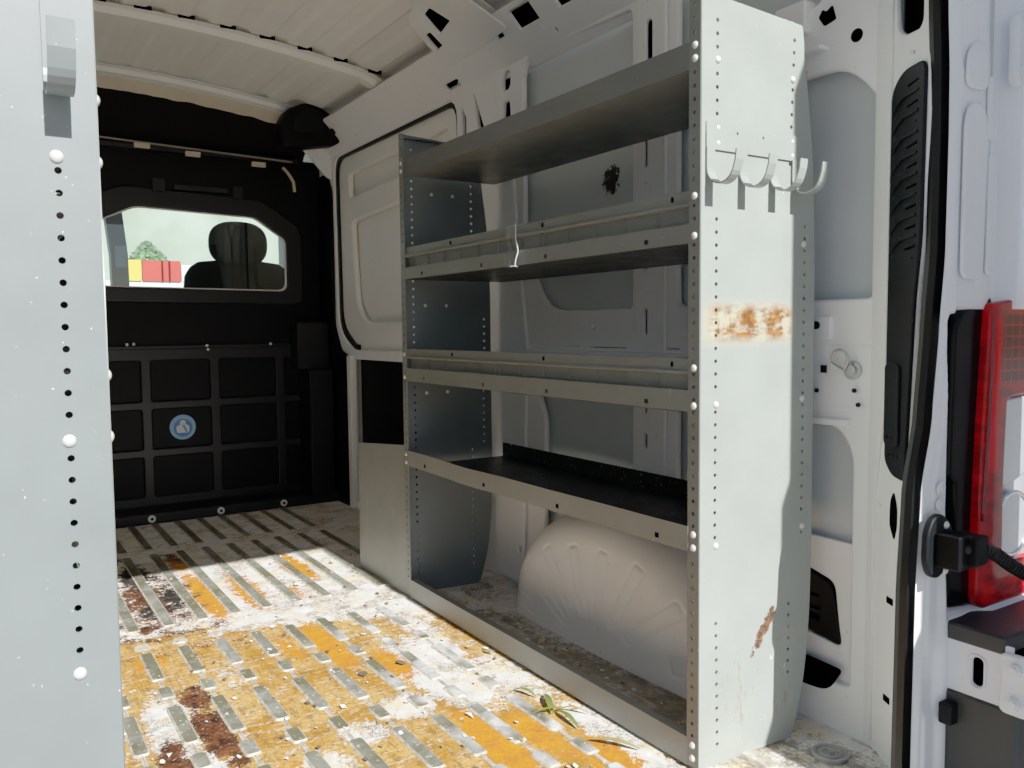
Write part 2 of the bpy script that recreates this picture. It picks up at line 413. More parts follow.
# ------------------------------------------------------------------ FLOOR
PITCH = .1013; X0 = .357
def chain_x(k): return X0 + PITCH * k
def build_floor():
    nx, ny = 170, 300
    xa, xb, ya, yb = -.34, 1.66, .86, 4.42
    me = gridmesh(nx, ny, lambda u, v: (xa + (xb - xa) * u, ya + (yb - ya) * v, 0))
    rnd = random.Random(3)
    strip = {}
    def sv(k, j):
        if (k, j) not in strip: strip[(k, j)] = rnd.random()
        return strip[(k, j)]
    E = []   # ellipses: (kind, x, y, rx, ry, amount)
    def blob(kind, x, y, rx, ry, a=1.): E.append((kind, x, y, rx, ry, a))
    # bare white paint
    blob('white', .33, 1.95, .05, .22); blob('white', .35, 1.72, .06, .12)
    blob('white', 1.0, 1.93, .085, .24, 1.2); blob('white', 1.08, 2.22, .04, .2, .8); blob('white', .69, 1.72, .05, .05)
    blob('white', .83, 1.79, .06, .06, .9); blob('white', 1.05, 2.50, .16, .09, .8); blob('white', .82, 2.58, .22, .05, 1.2)
    blob('white', 1.14, 2.75, .07, .35, 1.); blob('white', .58, 1.62, .05, .06); blob('white', 1.12, 1.80, .05, .15, .7)
    blob('white', 1.15, 1.35, .05, .2, .8); blob('white', .52, 2.22, .03, .1, .35)
    # glue
    blob('orange', .81, 2.28, .045, .2, 1.2); blob('orange', .91, 2.05, .045, .12); blob('orange', .915, 1.52, .05, .17, 1.2); blob('orange', 1.02, 1.5, .05, .12, 1.1)
    blob('orange', .62, 2.95, .045, .3, 1.1); blob('orange', .755, 2.93, .05, .28, .95); blob('orange', .985, 3.12, .045, .22, 1.2)
    blob('orange', .88, 2.85, .04, .1, .8); blob('orange', .62, 3.42, .04, .14, 1.0); blob('orange', .71, 2.3, .03, .12, .8); blob('orange', .36, 2.42, .05, .08, .9)
    blob('orange', 1.08, 1.33, .06, .12, 1.); blob('orange', .51, 1.6, .04, .1, .8); blob('orange', 1.15, 1.18, .08, .05, .8)
    # brown boards left behind
    blob('brown', .415, 1.92, .045, .17, 1.3); blob('brown', .41, 2.12, .05, .07, 1.1); blob('brown', .315, 1.78, .035, .14, 1.2); blob('brown', .36, 2.16, .03, .07, .8)
    blob('brown', .46, 3.02, .12, .34, 1.05); blob('brown', .40, 2.72, .10, .10, .8); blob('brown', .62, 3.50, .04, .10, .8); blob('brown', .45, 2.62, .16, .05, .75); blob('brown', .5, 2.47, .2, .025, .6); blob('brown', .36, 2.8, .05, .12, .8)
    blob('black', .455, 3.32, .05, .17, 1.3); blob('black', .52, 3.0, .045, .16, 1.1); blob('black', .44, 2.86, .05, .07, .9); blob('black', .415, 3.6, .03, .1, .9)
    blob('dirt', 1.33, 1.55, .10, .5, 1.); blob('dirt', 1.30, 2.12, .08, .22, .9); blob('dirt', 1.42, 1.35, .12, .2, 1.2); blob('dirt', 1.45, 2.6, .06, .2, .8)
    blob('dirt', 1.42, 1.13, .1, .12, .62); blob('dirt', 1.5, 1.0, .05, .12, .7)
    names = ('amber', 'orange', 'brown', 'black', 'dirt')
    vals = {n: [] for n in names}
    for v in me.vertices:
        x, y = v.co.x, v.co.y
        k = math.floor((x - X0) / PITCH); fx = (x - X0) / PITCH - k
        j = math.floor(y / .33)
        acc = {n: 0. for n in names + ('white',)}
        for kind, ex, ey, rx, ry, a in E:
            d = math.hypot((x - ex) / rx, (y - ey) / ry)
            if d < 1.6: acc[kind] = max(acc[kind], a * (1.0 - .5 * d ** 2))
        inval = 1. if .13 < fx < .87 else .55
        if y < 2.5: am = .86 + .25 * (sv(k, j) - .5)
        else: am = .12 + .25 * (sv(k, j) - .5) + (.25 if y < 2.85 and x < 1.05 else 0)
        if 2.46 < y < 2.62: am = .45 + (.3 if x < .75 else 0)
        if x > 1.06: am -= .10 + .06 * (x > 1.13)
        if x > 1.2: am = .1 if x > 1.22 else .25
        am -= .85 * max(0, acc['white'])
        vals['amber'].append(am * (.75 + .25 * inval))
        for n in names[1:]:
            vals[n].append((acc[n] * .85) * (inval if n in ('orange', 'brown') else 1) if acc[n] > 0 else -.2)
    for n in names:
        at = me.attributes.new(n, 'FLOAT', 'POINT'); at.data.foreach_set('value', vals[n])
    # raised pads of the pressed ribs
    bm = bmesh.new(); bm.from_mesh(me)
    def pad(cx, cy, w, l, h=.0045, mi=1, r=.010):
        out = roundpoly([(cx - w / 2, cy - l / 2), (cx + w / 2, cy - l / 2), (cx + w / 2, cy + l / 2), (cx - w / 2, cy + l / 2)], r, 3)
        n = len(out); e = .0045
        def sc(p, q): return (cx + (p[0] - cx) * (1 - 2 * q / w), cy + (p[1] - cy) * (1 - 2 * q / l))
        r0 = [bm.verts.new((*p, .0004)) for p in out]
        r1 = [bm.verts.new((*sc(p, e), h)) for p in out]
        for i in range(n):
            f = bm.faces.new((r0[i], r0[(i + 1) % n], r1[(i + 1) % n], r1[i])); f.material_index = 2
        f = bm.faces.new(r1); f.material_index = mi
    for k in range(-7, 13):
        cx = chain_x(k)
        if cx < -.3 or cx > 1.62: continue
        q = .004
        ys = 1.0
        for i in range(8):
            yl = .805 + .395 * i
            ofs = .006 * math.sin(i * 2.3 + k)
            if yl < 2.55:
                if cx < 1.15 or yl < 1.1:
                    pad(cx + ofs * .2, yl, .036, .215)
                    if yl + .2 < 2.5: pad(cx, yl + .1975, .036, .075)
                    pad(cx, yl + .135, .010, .062, .002, 1, .004)
                    if yl + .3 < 2.5: pad(cx, yl + .262, .010, .062, .002, 1, .004)
        if cx < 1.36:
            L = [(2.68, 3.62), (3.68, 4.22)]
            for a, b in L: pad(cx, (a + b) / 2, .038, b - a - .02, .0045, 1, .012)
            pad(cx, 2.545, .045, .045, .004, 2, .018)
    for (cx, cy, w, l) in ((1.30, 2.08, .045, .22), (1.30, 1.52, .045, .18), (1.30, 2.42, .03, .2), (1.38, 2.42, .025, .16), (1.38, 2.08, .03, .0001 + .12), (1.33, 1.2, .04, .2)):
        pad(cx, cy, w, l, .009, 2, .018)
    bm.to_mesh(me); bm.free()
    me.materials.append(M['floor']); me.materials.append(M['pad']); me.materials.append(M['pad_side'])
    o = struct('floor', me)
    return o
build_floor()

# ------------------------------------------------------------------ ROOF, WALLS
def zroof(x):
    z = 2.082 - .086 * (x - .42) ** 2
    if x > 1.52: z -= 2.6 * (x - 1.52) ** 1.3
    return z
def swage(x):
    t = ((x - .455) / .15) % 1.0
    return .012 * (1 / (1 + math.exp(-(abs(t - .5) - .28) * 60)))
def roof_mesh():
    return gridmesh(360, 46, lambda u, v: ((-.35 + 2.02 * u), .88 + 4.6 * v, zroof(-.35 + 2.02 * u) + swage(-.35 + 2.02 * u) * (1 if .3 < 1 else 0)))
struct('ceiling', roof_mesh(), M['roof'], smooth=True)
def roof_beam(y, half, depth, drop, x0=-.22, x1=1.53):
    prof = [(-half - .035, -.004), (-half, -.004), (-half + .012, -depth), (half - .012, -depth), (half, -.004), (half + .035, -.004)]
    bot = [(a, b - .003) for a, b in prof[::-1]]
    full = prof + bot
    xs = [x0 + (x1 - x0) * i / 60 for i in range(61)]
    vs = []; fs = []; k = len(full)
    for x in xs:
        e = max(0, x - 1.42) * .25
        for a, b in full: vs.append((x, y + a, zroof(x) - .004 + b - drop - e))
    for i in range(60):
        for j in range(k):
            fs.append((i * k + j, i * k + (j + 1) % k, (i + 1) * k + (j + 1) % k, (i + 1) * k + j))
    me = bpy.data.meshes.new('beam'); me.from_pydata(vs, [], fs); me.update()
    bm = bmesh.new(); bm.from_mesh(me); bmesh.ops.recalc_face_normals(bm, faces=bm.faces[:]); bm.to_mesh(me); bm.free()
    return me
struct('trim_1', roof_beam(3.40, .038, .024, .0), M['roof'])
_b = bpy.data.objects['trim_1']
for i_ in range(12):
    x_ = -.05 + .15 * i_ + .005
    if x_ < 1.46: link('gap_shade', box(x_ - .03, x_ + .03, 3.40 - .0735, 3.40 - .0700, zroof(x_) - .010, zroof(x_) + .006), M['shade_black'], _b)  # black boxes stand for the shade in the roof gaps
struct('trim_2', roof_beam(2.50, .05, .03, .0), M['roof'])
struct('trim_3', roof_beam(1.65, .038, .024, .0), M['roof'])
struct('trim_4', roof_beam(4.14, .03, .022, .0), M['roof'])

# right side: outer skin, then pressed inner frame with openings
def skin(x, y0, y1):
    return gridmesh(3, 3, lambda u, v: (x, y0 + (y1 - y0) * u, -.1 + 2.0 * v))
wr = struct('wall_right', join(gridmesh(2, 12, lambda u, v: (1.632 - .012 * math.sin(PI * v), .86 + 1.98 * u, -.1 + 1.98 * v)),
                               gridmesh(2, 2, lambda u, v: (1.675, 2.84 + 2.6 * u, -.1 + 1.98 * v))), M['skin'], smooth=True)
def hole_list_rib():
    H = []
    for z0, z1 in ((1.36, 1.45), (1.06, 1.14), (.90, 1.0)): H.append(rr(1.755, z0, 1.775, z1, .009))
    H.append(rr(1.735, 1.56, 1.765, 1.72, .014))
    for z0, z1 in ((.66, .715), (.56, .61), (.745, .77)): H.append(rr(1.752, z0, 1.772, z1, .009))
    for z in (1.30, 1.19, .64, .63 - .1, .735, .5): H.append(circ(1.762, z, .006))
    return H
openings = [roundpoly([(1.83, .955), (2.26, .955), (2.40, 1.16), (2.40, 1.82), (1.83, 1.80)], [.02, .09, .05, .08, .03]),
            roundpoly([(1.045, .985), (1.075, .955), (1.66, .955), (1.66, 1.46), (1.14, 1.46), (1.047, 1.36)], [.03, .03, .03, .03, .06, .06]),
            rr(1.20, 1.60, 1.66, 1.79, .03),
            roundpoly([(1.83, .05), (2.30, .05), (2.28, .60), (2.33, .70), (2.33, .80), (1.83, .80)], .03),
            roundpoly([(1.108, .10), (1.66, .10), (1.66, .69), (1.15, .69), (1.108, .63)], [.02, .02, .02, .05, .05])]
belt = [circ(2.24, .905, .011), circ(2.015, .905, .012), circ(1.812, .915, .0) if False else circ(2.12, .905, .004), circ(1.45, .93, .01),
        rr(2.35, .84, 2.37, .86, .005), circ(2.43, .75, .008), circ(2.44, .62, .008)]
slots = [rr(2.08, .84, 2.15, .852, .005), rr(1.86, .838, 2.04, .852, .005), rr(1.64, .838, 1.70, .852, .005)]
upper = [rr(2.468, 1.725, 2.535, 1.80, .028), roundpoly([(2.465, 1.60), (2.54, 1.62), (2.525, 1.70), (2.475, 1.70)], .02), roundpoly([(2.63, 1.60), (2.70, 1.615), (2.735, 1.77), (2.72, 1.775)], .008),
         rr(2.40, 1.52 - .5, 2.425, 1.10, .01)]
frame = sheet([(1.03, -.02), (2.78, -.02), (2.78, 1.70), (2.84, 1.79), (2.84, 1.87), (1.03, 1.87)], openings + belt + slots + upper + hole_list_rib(), PYZ(1.592), .020, .006)
link('inner_frame', frame, M['white'], wr)
# rib at the wheel arch, and the front post, stand proud of the frame
rib = join(sheet(rr(1.69, .46, 1.80, 1.86, .004), [rr(1.755, z0, 1.775, z1, .009) for z0, z1 in ((1.34, 1.45), (1.06, 1.14), (.88, .96), (.66, .715), (.56, .61))] +
                 [rr(1.735, 1.55, 1.768, 1.74, .014)] + [circ(1.764, z, .006) for z in (1.30, 1.18, .64, .735, .50, 1.0)], PYZ(1.574), .012, .004))
link('rib', rib, M['white'], wr)
link('rib_shade_sheet', sheet([(1.74, .48), (1.785, .48), (1.785, 1.78), (1.73, 1.78)], [], PYZ(1.5812), .001), M['shade_black'], wr)  # black sheet puts shade into the rib's slots
post = join(sheet(roundpoly([(2.40, .02), (2.56, .02), (2.62, 1.0), (2.60, 1.60), (2.46, 1.60), (2.40, 1.1), (2.36, .85)], .02), [circ(2.45, .75, .01), circ(2.44, .66, .008), rr(2.40, .12, 2.425, .15, .004)], PYZ(1.570), .014, .005))
link('post', post, M['white'], wr)
# horizontal belt ledge
link('belt_ledge', join(box(1.55, 1.60, 1.30, 2.38, .80, .835, .006)), M['white'], wr)
link('front_panel', sheet([(2.84, -.02), (4.40, -.02), (4.40, 1.87), (2.84, 1.87)], [roundpoly([(2.90, .80), (3.98, .80), (4.18, .90), (4.20, 1.80), (2.86, 1.80)], [.03, .05, .1, .1, .1]), rr(3.0, .03, 3.985, .765, .01)], PYZ(1.60), .02, .006), M['white'], wr)
# cant rail
link('cavity_shade', join(*[sheet([(a, c), (b, c), (b, d), (a, d)], [], PYZ(1.611), .002) for a, b, c, d in ((2.46, 2.75, 1.58, 1.815), (1.735, 1.79, .5, 1.78), (1.62, 2.28, .832, .925), (2.36, 2.46, .6, .87), (1.435, 1.465, .91, .95))]), M['shade_black'], wr)  # black sheets painted as the shade behind the wall's small holes
a0 = Vector((1.60, 0, 1.80)); a1 = Vector((1.455, 0, 1.945)); dv = (a1 - a0); DL = dv.length; dv.normalize()
CR = mat4((0, 1, 0), dv, Vector((0, 1, 0)).cross(dv), a0)
rail_holes = [rr(2.20, .10, 2.32, .175, .006), rr(1.95, .10, 2.10, .175, .006), rr(2.40, .105, 2.45, .145, .005), rr(2.79, .03, 2.90, .065, .015), circ(2.17, .05, .012), rr(2.21, .065, 2.22, .085, .003),
              circ(3.05, .06, .007), rr(3.12, .05, 3.13, .075, .003), rr(3.45, .05, 3.46, .075, .003), circ(3.8, .05, .008), circ(3.6, .035, .006), circ(3.25, .06, .005), rr(1.4, .1, 1.6, .175, .006)]
link('cant_rail', sheet([(.90, -.02), (4.32, -.02), (4.32, DL - .02), (.90, DL - .02)], rail_holes, CR, .012, .004), M['white'], wr)
link('rail_shade_sheet', sheet([(.92, .0), (4.25, .0), (4.25, DL - .045), (.92, DL - .045)], [], CR, .002, 0, .022), M['shade_black'], wr)  # black sheet supplies the shade seen through the rail cut-outs
gus = roundpoly([(2.36, 0), (2.80, -.02), (2.74, .20), (2.56, .26), (2.42, .25)], .02)
GT = mat4((0, 1, 0), Vector((-.85, 0, .53)).normalized(), Vector((0, 1, 0)).cross(Vector((-.85, 0, .53)).normalized()), Vector((1.50, 0, 1.885)))
link('gusset', sheet(gus, [roundpoly([(2.55, .12), (2.66, .10), (2.64, .19), (2.58, .2)], .01), roundpoly([(2.70, .06), (2.755, .055), (2.735, .13), (2.69, .13)], .01)], GT, .008, .003), M['white'], wr)
link('gusset_shade_sheet', sheet(roundpoly([(2.50, .03), (2.77, .01), (2.73, .19), (2.56, .235)], .02), [], GT, .002, 0, .012), M['shade_black'], wr)  # shade inside the gusset holes, as a black sheet
# left wall (mostly unseen, closes the box)
wl = struct('wall_left', gridmesh(2, 2, lambda u, v: (-.345, .86 + 4.58 * u, -.1 + 2.0 * v)), M['white'])
# rear header and left pillar close the opening
def rear_header():
    return sheet([(-.36, -.1), (-.14, -.1), (-.14, 1.84), (1.45, 1.84), (1.45, 2.12), (-.36, 2.12)], [], PXZ(.885), .03, .008)
struct('wall_rear', rear_header(), M['white'])

# D pillar, seen at an angle inside the opening
A = Vector((1.585, 1.06, 0)); B = Vector((1.487, .89, 0)); DU = (B - A).normalized()
DN = DU.cross(Vector((0, 0, 1)))
A = A + DU * .013
DT = mat4(DU, (0, 0, 1), DN, A)
dp_out = [(-.030, 1.9), (-.030, .70), (-.05, .62), (-.07, .527), (-.07, -.003), (.095, -.02), (.097, .417), (.122, .60), (.145, .979), (.158, 1.057), (.170, 1.299), (.166, 1.445), (.164, 1.9)]
vent_hole = roundpoly([(.048, .627), (.077, .601), (.108, .600), (.132, .952), (.146, 1.067), (.152, 1.393), (.091, 1.396), (.050, 1.366)], [.02, .02, .01, .02, .02, .02, .05, .03])
dp_holes = [vent_hole, roundpoly([(.034, 1.60), (.152, 1.60), (.152, 1.466), (.138, 1.452), (.078, 1.458), (.048, 1.482)], .015),
            circ(.044, 1.424, .004), circ(.114, 1.441, .0035), rr(.110, 1.413, .123, 1.426, .002), circ(-.054, .494, .005), circ(-.058, .328, .005)]
dpo = struct('trim_5', sheet(dp_out, dp_holes, DT, .012, .004), M['white'])
link('pillar_shade_sheet', sheet([(.03, .02), (.085, .02), (.125, 1.0), (.15, 1.2), (.15, 1.85), (.02, 1.85)], [], DT, .004, 0, -.028), M['shade_black'], dpo)  # black sheet for the shade inside the pillar openings
for o_ in (rr(.056, .337, .082, .351, .002), rr(.050, .129, .076, .143, .002), roundpoly([(.062, .50), (.082, .470), (.092, .50), (.092, .54), (.078, .572), (.064, .55)], .010)):
    link('dark_plate', sheet(o_, [], DT, .001, 0, .0068), M['shade_black'], dpo)  # dark plates on the surface: two clips and an oval hole's shade
link('flange', sheet([(-.035, .02), (.0, .02), (.0, .55), (.036, .72), (.042, 1.88), (-.014, 1.88), (-.02, .74), (-.034, .6)], [circ(-.014, .30, .004)], DT, .006, .002, .008), M['white'], dpo)

vp = empty('pillar_vent_panel', A + DU * .10 + Vector((0, 0, .61)), 'tall black louvred plastic panel set in the white rear door pillar', 'vent panel')
vout = roundpoly([(.050, .631), (.078, .606), (.122, .601), (.146, .952), (.164, 1.066), (.170, 1.388), (.092, 1.389), (.053, 1.361)], [.015, .015, .01, .02, .02, .02, .04, .02])
vh = []
z = 1.352
while z > 1.03:
    vh.append([(.106, z), (.152, z + .004), (.152, z + .013), (.106, z + .010)]); vh.append(rr(.064, z - .014, .070, z + .002, .002))
    z -= .0385
for z in (.709, .674, .640):
    vh += [rr(.060, z, .074, z + .009, .002), rr(.080, z, .090, z + .009, .002), rr(.096, z - .001, .106, z + .009, .002)]
vh += [circ(.145, 1.285, .005), circ(.140, 1.03, .0045), circ(.104, .809, .004)]
vh = [h for h in vh if not any(abs(h[0][1] - c) < .014 and h[0][0] > .1 and len(h) == 4 for c in (1.285, 1.03))]
link('louvre_panel', sheet(vout, vh, DT, .008, .003, .010), M['black2'], vp)
link('lower_cover', sheet(rr(.056, .665, .106, .825, .010), [circ(.070, .80, .003), rr(.097, .79, .102, .812, .002), rr(.070, .725, .074, .765, .002), rr(.060, .676, .074, .685, .002), rr(.080, .676, .090, .685, .002)], DT, .006, .003, .016), M['black2'], vp)
link('louvre_lip', join(*[sweep([A + DU * u_ + Vector((0, 0, z_)) + DN * o_ for u_, z_, o_ in ((.060, zz - .026, .014), (.08, zz - .012, .017), (.105, zz - .002, .018), (.152, zz + .002, .014))], [(-.0022, -.0022), (.0022, -.0022), (.0022, .0022), (-.0022, .0022)]) for zz in [1.340 - .0385 * i for i in range(8)]]), M['black2'], vp)

# rear face beside the opening
zx = [(-.15, 1.398), (.10, 1.398), (.42, 1.402), (.60, 1.413), (.735, 1.443), (.895, 1.459), (1.04, 1.473), (1.25, 1.475), (1.36, 1.473), (1.47, 1.465), (1.585, 1.462), (1.60, 1.49), (2.1, 1.47)]  # jog near the top is shaped for a step in its shadow
def sealx(z):
    for (a, xa), (b, xb) in zip(zx, zx[1:]):
        if z <= b:
            t = (z - a) / (b - a); t = t * t * (3 - 2 * t) * .5 + t * .5
            return xa + (xb - xa) * t
    return zx[-1][1]
def rear_face(u, v):
    z = -.35 + 2.45 * v
    xs = sealx(max(z, -.15)) + .022
    x = xs + (1.80 - xs) * u
    d = x - xs
    y = .862
    def ss(a, b, t):
        t = max(0, min(1, (t - a) / (b - a))); return t * t * (3 - 2 * t)
    y += .006 * (1 - ss(.0, .018, d))
    # long pressed recess near the opening on the upper part
    top = ss(.96, 1.0, z) * (1 - ss(1.30, 1.34, z)) + ss(1.36, 1.38, z)
    y += .003 * ss(.020, .032, d) * (1 - ss(.085, .105, d)) * top
    y -= .004 * ss(.018, .03, d) * (1 - ss(.12, .16, d))
    y += .007 * ss(.112, .140, d) * (1 - ss(.150, .178, d)) * ss(.97, 1.05, z)
    y -= .022 * ss(.165, .21, d)
    # slope of the lower part
    y -= .010 * ss(.05, .075, d) * (1 - ss(.25, .6, z))
    y += .006 * ss(.02, .03, d) * (1 - ss(.05, .07, d)) * (1 - ss(.28, .31, z)) * ss(.17, .2, z)
    zt = .925 - .5 * max(0, 1.53 - x) 
    y += .055 * ss(1.485 + .012, 1.50 + .012, x) * ss(.355, .365, z) * (1 - ss(zt, zt + .008, z))
    return (x, y, z)
wf = struct('trim_6', gridmesh(170, 320, rear_face), M['outer_white'], smooth=True)
for p_ in (roundpoly([(1.522, .99), (1.588, .99), (1.596, 1.27), (1.580, 1.305), (1.538, 1.305), (1.524, 1.27)], .02), roundpoly([(1.524, 1.335), (1.592, 1.335), (1.588, 1.40), (1.572, 1.42), (1.530, 1.40)], .02),
           roundpoly([(1.606, 1.0), (1.632, 1.0), (1.632, 1.22), (1.606, 1.22)], .008), roundpoly([(1.600, 1.25), (1.630, 1.25), (1.630, 1.30), (1.612, 1.305), (1.612, 1.36), (1.600, 1.36)], .008)):
    link('pressing', sheet(p_, [], PXZ(.853), .006, .0028), M['outer_white'], wf)
for z_, d_ in ((.555, .045), (.585, .045)):
    link('bolt', join(cyl((sealx(z_) + .06, .852, z_ + .02), (0, -1, 0), .012, .003), cyl((sealx(z_) + .06, .850, z_ + .02), (0, -1, 0), .005, .006)), M['outer_white'], wf)

# door seal
sp = [(sealx(z_) * 1.023 + .011, .892, .905 + (z_ - .905) * 1.023) for z_ in [-.12 + .03 * i for i in range(68)]]
prof = [(-.028, -.012), (-.028, .006), (-.022, .014), (-.012, .015), (-.009, .008), (-.004, .006), (.0, .016), (.008, .018), (.012, .01), (.016, .008), (.020, .014), (.026, .012), (.029, .002), (.029, -.012)]
me = sweep(sp, prof, (0, 1, 0))
link('door_seal', me, M['rubber'], None, 'long black rubber seal around the rear door opening, beside the white pillar', 'door seal')

# ------------------------------------------------------------------ SHELVING
def mirror_mesh(me, T):
    me.transform(T)
    if T.determinant() < 0: me.flip_normals()
    return me
XF = 1.19
DIV_Y = [1.311 + .1057 * i for i in range(-1, 13)]
def shelving(name, label, T, is_left):
    base = T @ Vector((1.36, 1.85, 0))
    R = empty(name, base, label, 'shelving unit', None)
    def add(nm, me, mat, parent=R, smooth=False, label=None):
        return link(nm, mirror_mesh(me, T), mat, parent, smooth=smooth, label=label)
    Ya, Yb = 1.18, 2.54
    outline = roundpoly([(XF, .008), (1.475, .0), (1.512, .12), (1.528, .26), (1.532, .44), (1.531, .6), (1.531, 1.05), (1.519, 1.27), (1.482, 1.53), (XF, 1.545)], [.004, .02, .05, .05, .05, .05, .05, .05, .006, .006])
    # hole columns at one inch pitch
    taken = [(1.233, 1.421), (1.233, 1.291), (1.233, 1.262), (1.452, 1.415), (1.451, 1.288), (1.451, 1.259), (1.493, 1.078), (1.493, .748), (1.233, .749), (1.499, .469), (1.235, .463)]
    if is_left: taken = [(1.233, 1.105), (1.233, .780), (1.233, .503)]
    holes = []
    zz = 1.496
    def free(x, z): return all(math.hypot(x - a, z - b) > .012 for a, b in taken)
    k = 0
    while zz > .03:
        xf = 1.232 + (.012 * max(0, (.5 - zz) / .5))
        gap = (1.14 < zz < 1.25) or (.325 < zz < .44) if not is_left else False
        if is_left and (zz < .5 or 1.095 < zz < 1.24): gap = True
        if free(xf, zz) and not gap: holes.append(circ(xf, zz, .0042, 8))
        if 1.24 < zz < 1.50: xr = 1.449 + .008 * (zz - 1.3) / .2
        elif .45 < zz < 1.13: xr = 1.497
        elif .13 < zz < .31: xr = 1.459
        else: xr = None
        if xr and free(xr, zz) and not is_left: holes.append(circ(xr, zz, .0042, 8))
        zz -= .0254; k += 1
    if not is_left:
        holes += [circ(1.285, 1.27, .004, 8), circ(1.36, 1.27, .004, 8)]
    fl = []
    ft = [1.446, 1.421, 1.177, 1.105, .854, .78] if is_left else [1.446, 1.421, 1.159, 1.082, .823, .748, .489, .462, .054, .027]
    zz = 1.522
    while zz > .03:
        if all(abs(zz - t) > .011 for t in ft): fl.append(circ(Ya + .016, zz, .0042, 8))
        zz -= .0254
    def endpanel(y, sgn, far):
        s1 = sheet(outline, holes if not far else far_holes, PXZ(y), .003, .0)
        flo = [(y, .008), (y + sgn * .031, .008), (y + sgn * .031, 1.54), (y, 1.545)]
        hs = fl if not far else [[(2 * ((Ya + Yb) / 2) - a, b) for a, b in h] for h in fl]
        s2 = sheet(flo, hs, PYZ(XF), .003, 0)
        s3 = box(1.470, 1.474, min(y, y + sgn * .02), max(y, y + sgn * .02), .01, 1.52)
        s4 = box(XF, 1.48, min(y, y + sgn * .022), max(y, y + sgn * .022), 1.528, 1.531)
        return join(s1, s4), s2
    far_holes = []
    zz = 1.497
    while zz > .03:
        far_holes.append(circ(1.232, zz, .0042, 8))
        xr = 1.458 if zz > 1.15 else (1.545 if zz > .82 else (1.500 if zz > .5 else 1.452))
        if xr < 1.5 or zz < .95: far_holes.append(circ(min(xr, 1.505), zz, .0042, 8))
        zz -= .0254
    near_m = M['panel_left'] if is_left else M['panel']
    a_, b_ = endpanel(Ya, 1, False)
    p = add('end_panel', a_, near_m); add('front_flange', b_, M['lip'], p)  # flange faces away from the sun; its shade is in the colour
    a_, b_ = endpanel(Yb, -1, True)
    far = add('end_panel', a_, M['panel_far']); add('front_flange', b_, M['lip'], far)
    y0, y1 = Ya + .029, Yb - .029
    ys = [y0 + (y1 - y0) * i / 60 for i in range(61)]
    def strip_xz(prof, sag=None):
        """open profile in (x,z) carried along y, given a little thickness"""
        th = .0016; vs = []; fs = []; k = len(prof)
        for y in ys:
            s = sag(y) if sag else 0
            for (x, z) in prof: vs.append((x, y, z - s * max(0, 1 - (x - XF) / .12)))
        for i in range(60):
            for j in range(k - 1):
                fs.append((i * k + j, i * k + j + 1, (i + 1) * k + j + 1, (i + 1) * k + j))
        m = bpy.data.meshes.new('st'); m.from_pydata(vs, [], fs); m.update()
        bm = bmesh.new(); bm.from_mesh(m)
        bmesh.ops.solidify(bm, geom=bm.faces[:], thickness=th)
        bmesh.ops.recalc_face_normals(bm, faces=bm.faces[:])
        bm.to_mesh(m); bm.free(); return m
    def lip(z0, z1, hs, w=0., sag=None):
        return sheet([(y0, z0), (y1, z0), (y1, z1), (y0, z1)], hs, PYZ(XF + .003 + w), .002, 0)
    def tray(z, ztop, depth, mat, lipm=None, sag=None, hs=()):
        rim = strip_xz([(XF + .003, ztop), (XF + .003, z), (XF + .006, z), (XF + depth, z), (XF + depth, z + .048)], sag)
        return add('shelf', rim, mat)
    # top shelf
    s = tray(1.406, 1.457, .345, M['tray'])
    # divider shelves: channel behind the lip and a top rail
    for z, zl, zr0, zr1, dep in ((1.069, 1.107, 1.143, 1.172, .37), (.735, .778, .812, .841, .37)):
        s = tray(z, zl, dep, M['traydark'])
        lp = add('front_lip', sheet([(y0, z), (y1, z), (y1, zl), (y0, zl)], [rr(y - .007, z + .008, y + .007, z + .018, .002) for y in (2.386, 2.017, 1.705, 1.336)], PYZ(XF + .000), .002), M['lip'], s)
        ch = add('divider_channel', join(box(XF + .014, XF + .016, y0, y1, zl - .03, zr0 + .02), *[box(XF + .010, XF + .0145, y - .0012, y + .0012, zl - .003, zr0 + .004) for y in DIV_Y if y0 < y < y1 - .02]), M['lip'], s)
        rl = add('top_rail', join(strip_xz([(XF + .016, zr0 - .002), (XF + .004, zr0 - .002), (XF - .002, zr0), (XF - .002, zr0 + .004), (XF + .003, zr0 + .007), (XF + .003, zr1), (XF + .012, zr1)])), M['lip'], s)
        for y in (1.26, 1.72, 2.2): add('rail_slot_shade', box(XF - .0005, XF + .0035, y - .002, y + .002, zr0 + .012, zr0 + .022), M['shade_black'], rl)
    # lower deep tray with a dented front lip
    def dent(y): return .005 * math.exp(-((y - 2.12) / .16) ** 2) + .002 * math.exp(-((y - 1.75) / .2) ** 2)
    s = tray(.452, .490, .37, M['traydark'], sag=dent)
    vs_l = strip_xz([(XF - .001, .503), (XF - .001, .452)], dent)
    add('front_lip', vs_l, M['plate'], s)
    for y in (2.386, 2.017, 1.66, 1.30): add('lip_hole_shade', box(XF - .0030, XF + .001, y - .006, y + .006, .462 - dent(y), .473 - dent(y)), M['shade_black'], s)
    # floor rail
    add('floor_rail', join(strip_xz([(XF + .02, .064), (XF, .064), (XF, .008), (XF + .012, .008)])), M['plate'])
    bb = []
    if not is_left:
        for x, z in taken: bb.append(((x, Ya - .001, z), (0, -1, 0), 1.))
        for x, z in ((1.44, 1.534), (1.46, 1.533)): bb.append(((x, Ya + .012, z), (0, 0, 1), 1.))
        for y_, xs_ in ((Yb - .002, (1.305, 1.385)),):
            for x_ in xs_:
                for z_ in (1.356, .985, .69): bb.append(((x_ + (0 if z_ > 1 else -.03), y_, z_), (0, -1, 0), .8))
    else:
        for x, z in taken: bb.append(((x, Ya - .001, z), (0, -1, 0), 1.05))
